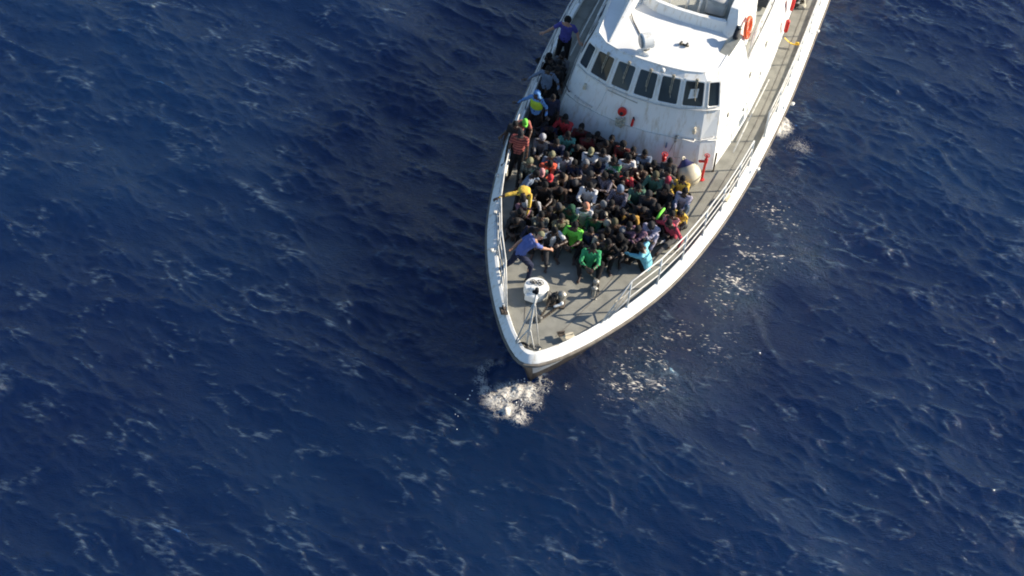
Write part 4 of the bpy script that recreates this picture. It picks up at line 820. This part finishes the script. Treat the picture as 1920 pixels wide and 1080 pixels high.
# -- figures at the rail and the crewman
yj = pp(981, 373, 'bent', 0, 1.0, 'd', 'yellow', 'long', 'black', 'hair', 'black', 'person in yellow jacket bending forward with one hand on the left rail')
crew2 = pp(1013, 443, 'stride', 112, 1.04, 'l', 'blue', 'short', 'navy', 'cap', 'khaki', 'crew member in blue shirt and khaki hat striding towards the seated people', shoes='black')
# life vest over the blue hooded jacket
fr = PROTO['arms_out']['chest']; b = MB(); rr = []
for z, rx, ry in ((-.24, .188, .145), (-.20, .20, .155), (-.02, .20, .155), (.07, .185, .14), (.10, .17, .125)):
    rr.append([Vector((rx*math.cos(2*math.pi*k/24), ry*math.sin(2*math.pi*k/24), z)) for k in range(24)])
b.rings(rr); lv_ = b.build('life_vest', mat('vest_cloth', (.42, .62, .04), .7, .08, 8.), vest, True); lv_.matrix_local = fr
for s in (-1, 1):
    b = MB(); b.tube([(s*.09, -.15, .06), (s*.10, -.16, -.04), (s*.085, -.165, -.12)], .016, 6); b.build('reflective_strip', mat('reflective_tape', (.75, .75, .76), .35, .05, 8.), lv_, True)
# red mark on the white T-shirt, white stripes down the track jacket
fr = PROTO['oneleg']['chest']; b = MB(); rr = []
for i in range(12): a = 2*math.pi*i/12; rr.append(Vector((.045*math.cos(a), -.142, .045*math.sin(a)*1.2-.03)))
b.rings([rr, [q+Vector((0, .02, 0)) for q in rr]]); o = b.build('shirt_print', cloth('crimson'), logo); o.matrix_local = fr
# dark jacket opened over it
b = MB()
for s in (-1, 1): b.cap((s*.15, -.04, .08), (s*.155, -.06, -.16), .062, .07); b.cap((s*.1, .03, .1), (s*.12, .05, -.16), .08, .09)
o = b.build('open_jacket', cloth('charcoal'), logo, True); o.matrix_local = fr
# a folded pale mat under the crimson one's hands, a lime strap
p0, p1 = at(1206, 456, DK+.12), at(1246, 449, DK+.12); b = MB(); d = (p1-p0); M_ = rot('Z', math.degrees(math.atan2(d.y, d.x))); b.box((0, 0, 0), (d.length, .26, .05), M_, .02); b.box((0, .01, .045), (d.length*.94, .24, .035), M_, .015)
o = b.build('folded_blanket', cloth('white'), None, 'auto'); o.location = (p0+p1)/2; tag(o, 'folded white blanket lying in front of the crimson jumper', 'blanket')
p0, p1 = at(1231, 411, DK+.62), at(1246, 391, DK+.66); b = MB(); b.tube([Vector((0, 0, 0)), (p1-p0)*.5+Vector((0, 0, .05)), p1-p0], [.03, .045, .03], 8); o = b.build('rolled_cloth', cloth('lime'), None, True); o.location = p0; tag(o, 'rolled yellow-green cloth held up between dark-clad people', 'cloth')
# ================================================================== WATER
def ocean_tile(N, L, wind, spread, kmin, kmax, power, seed, floor=.06):
    r_ = np.random.default_rng(seed); k1 = np.fft.fftfreq(N, L/N)*2*np.pi; kx, ky = np.meshgrid(k1, k1)
    k = np.hypot(kx, ky); k[0, 0] = 1e-6; th = np.arctan2(ky, kx)
    P = k**(-power)*np.exp(-(kmin/k)**2)*np.exp(-(k/kmax)**2)*(np.abs(np.cos(th-wind))**spread+floor); P[0, 0] = 0
    H = (r_.normal(size=k.shape)+1j*r_.normal(size=k.shape))*np.sqrt(P)
    h = np.fft.ifft2(H); dx = np.fft.ifft2(1j*kx/k*H).real; dy = np.fft.ifft2(1j*ky/k*H).real; h = h.real
    sl = np.fft.ifft2(1j*kx*H).real; s_ = np.sqrt((sl**2).mean()*2) or 1
    return h, dx, dy, h.std()
def samp(T, x, y, L):
    N = T.shape[0]; u = (x/L*N) % N; v = (y/L*N) % N; i = np.floor(u).astype(int) % N; j = np.floor(v).astype(int) % N; a = u-np.floor(u); b = v-np.floor(v); i2 = (i+1) % N; j2 = (j+1) % N
    return (T[j, i]*(1-a)+T[j, i2]*a)*(1-b)+(T[j2, i]*(1-a)+T[j2, i2]*a)*b
def axis(a, b, d):
    c = list(np.arange(a, b, d)); s = d; lo = []; x = a
    while x > -4000: s *= 1.14; x -= s; lo.append(x)
    s = d; hi = []; x = c[-1]
    while x < 4000: s *= 1.14; x += s; hi.append(x)
    return np.array(lo[::-1]+c+hi)
WD = .05
X1, Y1 = axis(-17.5, 18.5, WD), axis(-17., 21.5, WD); X, Y = np.meshgrid(X1, Y1); nx, ny = len(X1), len(Y1)
dX = np.maximum(np.gradient(X1)[None, :], np.gradient(Y1)[:, None])
def fade(l): return np.clip(2-dX/l*4, 0, 1)
# boat-frame coordinates of every vertex
c_, s_ = math.cos(R(HD)), math.sin(R(HD)); bx = (X-T0.x)*c_-(Y-T0.y)*s_; by = (X-T0.x)*s_+(Y-T0.y)*c_
gw = np.interp(by, gs, gb); dport = bx-gw; dstar = -bx-gw
n1 = ocean_tile(512, 30.0, 0, 0, .5, 3., 2.0, 5)[0]; n1 /= n1.std(); n2 = ocean_tile(512, 30.0, 0, 0, 2., 12., 2., 6)[0]; n2 /= n2.std()
nz1 = samp(n1, X, Y, 30.); nz2 = samp(n2, X, Y, 30.)
h = np.zeros_like(X); ox = np.zeros_like(X); oy = np.zeros_like(X)
WIND = R(62)
for (N_, L_, wd, sp, kmn, kmx, pw, rms, chop, sd_) in ((512, 64., WIND, 6, .9, 6., 4., .050, .6, 1), (1024, 47.3, WIND+.1, 5, 3.0, 16., 3.9, .017, .8, 2), (1024, 33.1, WIND-.15, 4, 9., 48., 3.7, .0092, .8, 3)):
    T, Dx, Dy, sd0 = ocean_tile(N_, L_, wd, sp, kmn, kmx, pw, sd_); sc_ = rms/sd0; fd = fade(2*math.pi/kmn)
    amp = sc_*fd*(1 if kmn < 1 else np.clip(1+.45*nz1, .25, 2.0))
    h += samp(T, X, Y, L_)*amp; ox += chop*samp(Dx, X, Y, L_)*amp; oy += chop*samp(Dy, X, Y, L_)*amp
# thin sharp crests riding on the swell
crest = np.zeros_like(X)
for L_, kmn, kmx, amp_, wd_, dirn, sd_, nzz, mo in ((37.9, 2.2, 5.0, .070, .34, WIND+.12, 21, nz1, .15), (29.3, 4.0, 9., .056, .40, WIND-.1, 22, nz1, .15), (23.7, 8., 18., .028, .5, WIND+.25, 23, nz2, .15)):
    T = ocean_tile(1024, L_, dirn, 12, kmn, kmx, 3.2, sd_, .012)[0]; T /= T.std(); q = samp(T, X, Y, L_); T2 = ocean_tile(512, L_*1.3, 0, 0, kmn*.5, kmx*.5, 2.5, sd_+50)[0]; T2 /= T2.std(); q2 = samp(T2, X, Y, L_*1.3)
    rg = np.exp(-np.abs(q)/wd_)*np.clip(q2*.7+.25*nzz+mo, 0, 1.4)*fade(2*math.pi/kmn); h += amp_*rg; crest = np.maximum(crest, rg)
# choppy water thrown off along the lit side of the hull
wk = np.exp(-((dport-1.1)/1.8)**2)*np.clip((by-.8)/2.5, 0, 1)*np.clip((dport+1.5)*2, 0, 1)*np.clip(1.05-(by-9)/5., .0, 1)
wk = np.clip(wk*(1+.5*nz1), 0, 1.4)
T, Dx, Dy, sd0 = ocean_tile(1024, 25.7, 0, 0, 7., 60., 3.6, 9); k_ = .024/sd0*wk; h += samp(T, X, Y, 25.7)*k_; ox += 1.0*samp(Dx, X, Y, 25.7)*k_; oy += 1.0*samp(Dy, X, Y, 25.7)*k_
calm = np.exp(-((dstar-.6)/1.6)**2)*np.clip((by+1)/2, 0, 1)*np.clip(dstar+1.5, 0, 1); h *= 1-.35*calm
# diverging bow swell on the port side
def ridge(x0, y0, x1, y1, wd, hh):
    global h
    dx_, dy_ = x1-x0, y1-y0; L = math.hypot(dx_, dy_); t = ((X-x0)*dx_+(Y-y0)*dy_)/L/L; d = ((X-x0)*dy_-(Y-y0)*dx_)/L + .12*np.sin(t*7)+.06*nz1
    h += hh*np.exp(-(d/wd)**2)*np.exp(-((t-.5)/.42)**4)
for (a, b_, c2_, d2_) in ((1385, 560, 1475, 700), (1560, 225, 1690, 330), (1700, 240, 1860, 380), (1590, 500, 1800, 545)):
    p, q = at(a, b_, 0), at(c2_, d2_, 0); ridge(p.x, p.y, q.x, q.y, .16, .07)
# foam density, plus sun glints painted as pale flecks by the lit hull
fo_ = np.zeros_like(X)
for px, py, rp_, st_ in ((903, 695, 12, .62), (900, 716, 13, .66), (918, 683, 11, .6), (908, 735, 13, .85), (938, 683, 8, .5), (924, 752, 17, 1.), (945, 742, 20, 1.), (964, 738, 20, 1.0), (988, 738, 15, 1.0), (1008, 722, 8, .7), (988, 748, 20, .85), (946, 770, 19, 1.), (970, 784, 17, .85), (1012, 735, 14, .62), (1024, 724, 9, .62), (1000, 765, 14, .5),
                         (1463, 243, 17, 1.5), (1466, 232, 11, 1.2), (1500, 275, 26, .42), (1440, 285, 16, .45), (1490, 320, 22, .25), (1062, 728, 9, .35)):
    p = at(px, py, 0); r_ = rp_/68*1.15; d2 = ((X-p.x)**2+((Y-p.y)*.9)**2)/r_**2; fo_ = np.maximum(fo_, st_*np.exp(-d2*.8))
fl = samp(ocean_tile(1024, 19.7, R(75), 3, 3., 14., 2.6, 31)[0]/1., X, Y, 19.7); fl /= fl.std(); near = np.exp(-((dport-.75)/1.25)**2)*np.clip((by-.6)/1.5, 0, 1)*np.clip((13.5-by)/3, 0, 1)*np.clip((dport+.6)*3, 0, 1)
hull_glint = np.clip(near*(.03+.12*fl+.08*nz1), 0, .3); glint_fleck = np.clip(near*(.62+.22*fl+.2*nz1), 0, 1)
tot = fo_ ; T, _, _, sd0 = ocean_tile(1024, 21.3, 0, 0, 14., 90., 3.2, 12); lump = samp(T, X, Y, 21.3)/sd0
h += .026*lump*np.clip(fo_, 0, 1)*fade(.4)+.10*np.clip(fo_, 0, 1)*fade(1.)
foam = fo_ + hull_glint + np.clip(crest-.85, 0, .5)*.40  # foam plus painted hull glints and painted sky reflection on strong crests
jac = (1+np.gradient(ox, axis=1)/np.gradient(X1)[None, :])*(1+np.gradient(oy, axis=0)/np.gradient(Y1)[:, None]); mk_ = (jac < .55).astype(float)
for _ in range(7): mk_ = (mk_+np.roll(mk_, 1, 0)+np.roll(mk_, -1, 0)+np.roll(mk_, 1, 1)+np.roll(mk_, -1, 1))/5
mk_ = 1-np.clip(mk_*8, 0, .92); ox *= mk_; oy *= mk_
P3 = np.stack([X+ox, Y+oy, h], -1).reshape(-1, 3).astype(np.float32)
me = bpy.data.meshes.new('water'); me.vertices.add(len(P3)); me.vertices.foreach_set('co', P3.ravel())
ii = (np.arange(ny-1)[:, None]*nx+np.arange(nx-1)[None, :]).ravel(); F = np.stack([ii, ii+1, ii+1+nx, ii+nx], 1).astype(np.int32)
me.loops.add(F.size); me.loops.foreach_set('vertex_index', F.ravel()); me.polygons.add(len(F)); me.polygons.foreach_set('loop_start', np.arange(0, F.size, 4, dtype=np.int32))
me.polygons.foreach_set('use_smooth', np.ones(len(F), dtype=bool)); me.update(); me.validate()
at_ = me.attributes.new('foam', 'FLOAT', 'POINT'); at_.data.foreach_set('value', foam.astype(np.float32).ravel())
aw_ = me.attributes.new('wake', 'FLOAT', 'POINT'); aw_.data.foreach_set('value', wk.astype(np.float32).ravel())
at2 = me.attributes.new('glint_fleck', 'FLOAT', 'POINT'); at2.data.foreach_set('value', glint_fleck.astype(np.float32).ravel())
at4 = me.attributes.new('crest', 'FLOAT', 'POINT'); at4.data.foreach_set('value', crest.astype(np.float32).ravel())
wm = bpy.data.materials.new('sea_water'); wm.use_nodes = True; t = wm.node_tree; N = t.nodes; L = t.links; bs = N['Principled BSDF']
bs.inputs['Base Color'].default_value = (.0035, .0135, .052, 1); bs.inputs['Roughness'].default_value = .05; bs.inputs['Subsurface Weight'].default_value = 1.; bs.inputs['Subsurface Radius'].default_value = (1., 1.5, 2.2); bs.inputs['Subsurface Scale'].default_value = 40.; bs.inputs['IOR'].default_value = 1.345
tc = N.new('ShaderNodeTexCoord'); mp = N.new('ShaderNodeMapping'); mp.inputs['Rotation'].default_value = (0, 0, R(-28+0)); mp.inputs['Scale'].default_value = (1., 2.2, 1.)
L.new(tc.outputs['Object'], mp.inputs[0])
n = N.new('ShaderNodeTexNoise'); n.inputs['Scale'].default_value = 10.; n.inputs['Detail'].default_value = 6; n.inputs['Roughness'].default_value = .62; n.inputs['Distortion'].default_value = .5; L.new(mp.outputs[0], n.inputs['Vector'])
bp = N.new('ShaderNodeBump'); bp.inputs['Distance'].default_value = .05; wa = N.new('ShaderNodeAttribute'); wa.attribute_name = 'wake'; wq_ = N.new('ShaderNodeMath'); wq_.operation = 'MULTIPLY_ADD'; wq_.inputs[1].default_value = .6; wq_.inputs[2].default_value = .6; L.new(wa.outputs['Fac'], wq_.inputs[0]); L.new(wq_.outputs[0], bp.inputs['Strength']); L.new(n.outputs[0], bp.inputs['Height']); nf = N.new('ShaderNodeTexNoise'); nf.inputs['Scale'].default_value = 7.; nf.inputs['Detail'].default_value = 4; nf.inputs['Distortion'].default_value = .8; L.new(tc.outputs['Object'], nf.inputs['Vector'])
bp2 = N.new('ShaderNodeBump'); bp2.inputs['Distance'].default_value = .2; wm_ = N.new('ShaderNodeMath'); wm_.operation = 'MULTIPLY'; wm_.inputs[1].default_value = .85; wm_.use_clamp = True; L.new(wa.outputs['Fac'], wm_.inputs[0]); L.new(wm_.outputs[0], bp2.inputs['Strength']); L.new(nf.outputs[0], bp2.inputs['Height']); L.new(bp.outputs[0], bp2.inputs['Normal']); L.new(bp2.outputs[0], bs.inputs['Normal'])
# depth colour varies slowly
n0 = N.new('ShaderNodeTexNoise'); n0.inputs['Scale'].default_value = .07; n0.inputs['Detail'].default_value = 3; L.new(tc.outputs['Object'], n0.inputs['Vector'])
cr = N.new('ShaderNodeValToRGB'); cr.color_ramp.elements[0].position = .35; cr.color_ramp.elements[1].position = .65
cr.color_ramp.elements[0].color = (.0026, .0088, .047, 1); cr.color_ramp.elements[1].color = (.0034, .0175, .067, 1); L.new(n0.outputs[0], cr.inputs[0])
wc_ = N.new('ShaderNodeMix'); wc_.data_type = 'RGBA'; wc_.inputs[7].default_value = (.022, .042, .080, 1); wf_ = N.new('ShaderNodeMath'); wf_.operation = 'MULTIPLY'; wf_.inputs[1].default_value = .55; wf_.use_clamp = True; wa0 = N.new('ShaderNodeAttribute'); wa0.attribute_name = 'wake'
L.new(wa0.outputs['Fac'], wf_.inputs[0]); L.new(wf_.outputs[0], wc_.inputs[0]); L.new(cr.outputs[0], wc_.inputs[6]); L.new(wc_.outputs[2], bs.inputs['Base Color'])
fb = N.new('ShaderNodeBsdfPrincipled'); fb.inputs['Base Color'].default_value = (.80, .75, .67, 1); fb.inputs['Roughness'].default_value = .6
fa = N.new('ShaderNodeAttribute'); fa.attribute_name = 'foam'
f1 = N.new('ShaderNodeTexNoise'); f1.inputs['Scale'].default_value = 6.5; f1.inputs['Detail'].default_value = 9; f1.inputs['Roughness'].default_value = .68; f1.inputs['Distortion'].default_value = 1.1; L.new(tc.outputs['Object'], f1.inputs['Vector'])
ad = N.new('ShaderNodeMath'); ad.operation = 'MULTIPLY_ADD'; ad.inputs[1].default_value = .62; L.new(fa.outputs['Fac'], ad.inputs[0]); r1 = N.new('ShaderNodeMath'); r1.operation = 'SUBTRACT'; r1.inputs[1].default_value = .5; L.new(f1.outputs[0], r1.inputs[0]); r2 = N.new('ShaderNodeMath'); r2.operation = 'ABSOLUTE'; L.new(r1.outputs[0], r2.inputs[0]); r3 = N.new('ShaderNodeMath'); r3.operation = 'MULTIPLY_ADD'; r3.inputs[1].default_value = -3.2; r3.inputs[2].default_value = .72; L.new(r2.outputs[0], r3.inputs[0]); L.new(r3.outputs[0], ad.inputs[2])
mr = N.new('ShaderNodeMapRange'); mr.inputs['From Min'].default_value = .80; mr.inputs['From Max'].default_value = 1.22; mr.inputs['To Max'].default_value = .92; L.new(ad.outputs[0], mr.inputs['Value'])
fbp = N.new('ShaderNodeBump'); fbp.inputs['Strength'].default_value = 1.; fbp.inputs['Distance'].default_value = .06; L.new(f1.outputs[0], fbp.inputs['Height']); L.new(fbp.outputs[0], fb.inputs['Normal'])
fk = N.new('ShaderNodeAttribute'); fk.attribute_name = 'glint_fleck'; mp3 = N.new('ShaderNodeMapping'); mp3.inputs['Rotation'].default_value = (0, 0, R(30)); mp3.inputs['Scale'].default_value = (.8, 2.4, 1.); L.new(tc.outputs['Object'], mp3.inputs[0])  # sun glints beside the hull, painted as pale flecks in the water colour
n3 = N.new('ShaderNodeTexNoise'); n3.inputs['Scale'].default_value = 7.5; n3.inputs['Detail'].default_value = 2.5; n3.inputs['Distortion'].default_value = .6; L.new(mp3.outputs[0], n3.inputs['Vector'])
a3 = N.new('ShaderNodeMath'); a3.operation = 'MULTIPLY_ADD'; a3.inputs[1].default_value = .20; L.new(fk.outputs['Fac'], a3.inputs[0]); L.new(n3.outputs[0], a3.inputs[2])
m3 = N.new('ShaderNodeMapRange'); m3.inputs['From Min'].default_value = .735; m3.inputs['From Max'].default_value = .83; m3.inputs['To Max'].default_value = .8; L.new(a3.outputs[0], m3.inputs['Value'])
mm = N.new('ShaderNodeMath'); mm.operation = 'MAXIMUM'; g3 = N.new('ShaderNodeMath'); g3.operation = 'MULTIPLY_ADD'; g3.inputs[1].default_value = 3.; g3.inputs[2].default_value = .05; g3.use_clamp = True; L.new(fk.outputs['Fac'], g3.inputs[0]); g4 = N.new('ShaderNodeMath'); g4.operation = 'MULTIPLY'; L.new(g3.outputs[0], g4.inputs[0]); L.new(m3.outputs[0], g4.inputs[1]); L.new(mr.outputs[0], mm.inputs[0]); L.new(g4.outputs[0], mm.inputs[1])
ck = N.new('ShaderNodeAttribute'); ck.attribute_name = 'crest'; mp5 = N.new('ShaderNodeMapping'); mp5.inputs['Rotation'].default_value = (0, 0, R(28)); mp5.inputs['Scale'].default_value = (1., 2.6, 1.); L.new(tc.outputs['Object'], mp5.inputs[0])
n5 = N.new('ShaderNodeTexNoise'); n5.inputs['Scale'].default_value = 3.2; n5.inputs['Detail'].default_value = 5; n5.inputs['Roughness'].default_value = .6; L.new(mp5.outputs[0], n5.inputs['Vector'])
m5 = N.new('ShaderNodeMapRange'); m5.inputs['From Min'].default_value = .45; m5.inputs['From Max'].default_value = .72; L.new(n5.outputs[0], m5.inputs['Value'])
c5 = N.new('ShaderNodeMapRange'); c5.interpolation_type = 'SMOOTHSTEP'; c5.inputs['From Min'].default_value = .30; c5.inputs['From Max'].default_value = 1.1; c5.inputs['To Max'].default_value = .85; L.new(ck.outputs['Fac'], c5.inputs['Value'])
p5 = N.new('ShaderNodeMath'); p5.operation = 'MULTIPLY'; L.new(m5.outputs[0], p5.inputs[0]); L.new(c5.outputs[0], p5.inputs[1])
b5 = N.new('ShaderNodeBsdfPrincipled'); b5.inputs['Base Color'].default_value = (.085, .13, .19, 1); b5.inputs['Roughness'].default_value = .15; b5.inputs['IOR'].default_value = 1.34; L.new(bp.outputs[0], b5.inputs['Normal'])  # pale crest colour painted in place of reflected sky
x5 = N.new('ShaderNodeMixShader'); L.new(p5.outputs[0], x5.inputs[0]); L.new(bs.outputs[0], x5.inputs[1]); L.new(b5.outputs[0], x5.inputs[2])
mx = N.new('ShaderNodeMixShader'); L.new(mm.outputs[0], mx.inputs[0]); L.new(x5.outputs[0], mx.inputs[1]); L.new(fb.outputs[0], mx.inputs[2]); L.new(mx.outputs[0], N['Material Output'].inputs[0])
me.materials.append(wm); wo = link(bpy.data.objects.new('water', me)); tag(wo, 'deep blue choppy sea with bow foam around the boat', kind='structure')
# spray thrown up by the bow
b = MB(); rs = random.Random(4)
for px, py, rp_, nn_ in ((985, 735, 16, 45), (950, 750, 22, 60), (972, 770, 20, 40), (1463, 240, 15, 45), (1000, 740, 25, 30), (880, 750, 30, 10), (860, 790, 20, 6), (1060, 728, 10, 8)):
    c0 = at(px, py, 0)
    for _ in range(nn_//2):
        a = rs.uniform(0, 6.3); q = rs.random()**.6*rp_/68*1.3; s1 = rs.uniform(.008, .022); b.ell(c0+Vector((math.cos(a)*q, math.sin(a)*q*1.3, rs.uniform(.08, .24))), (s1, s1, s1*.8), None, 5, 4)
o = b.build('spray', mat('water_spray', (.8, .8, .78), .4, .02, 5.), None, True); tag(o, 'small white droplets of spray over the bow wave', kind='stuff')
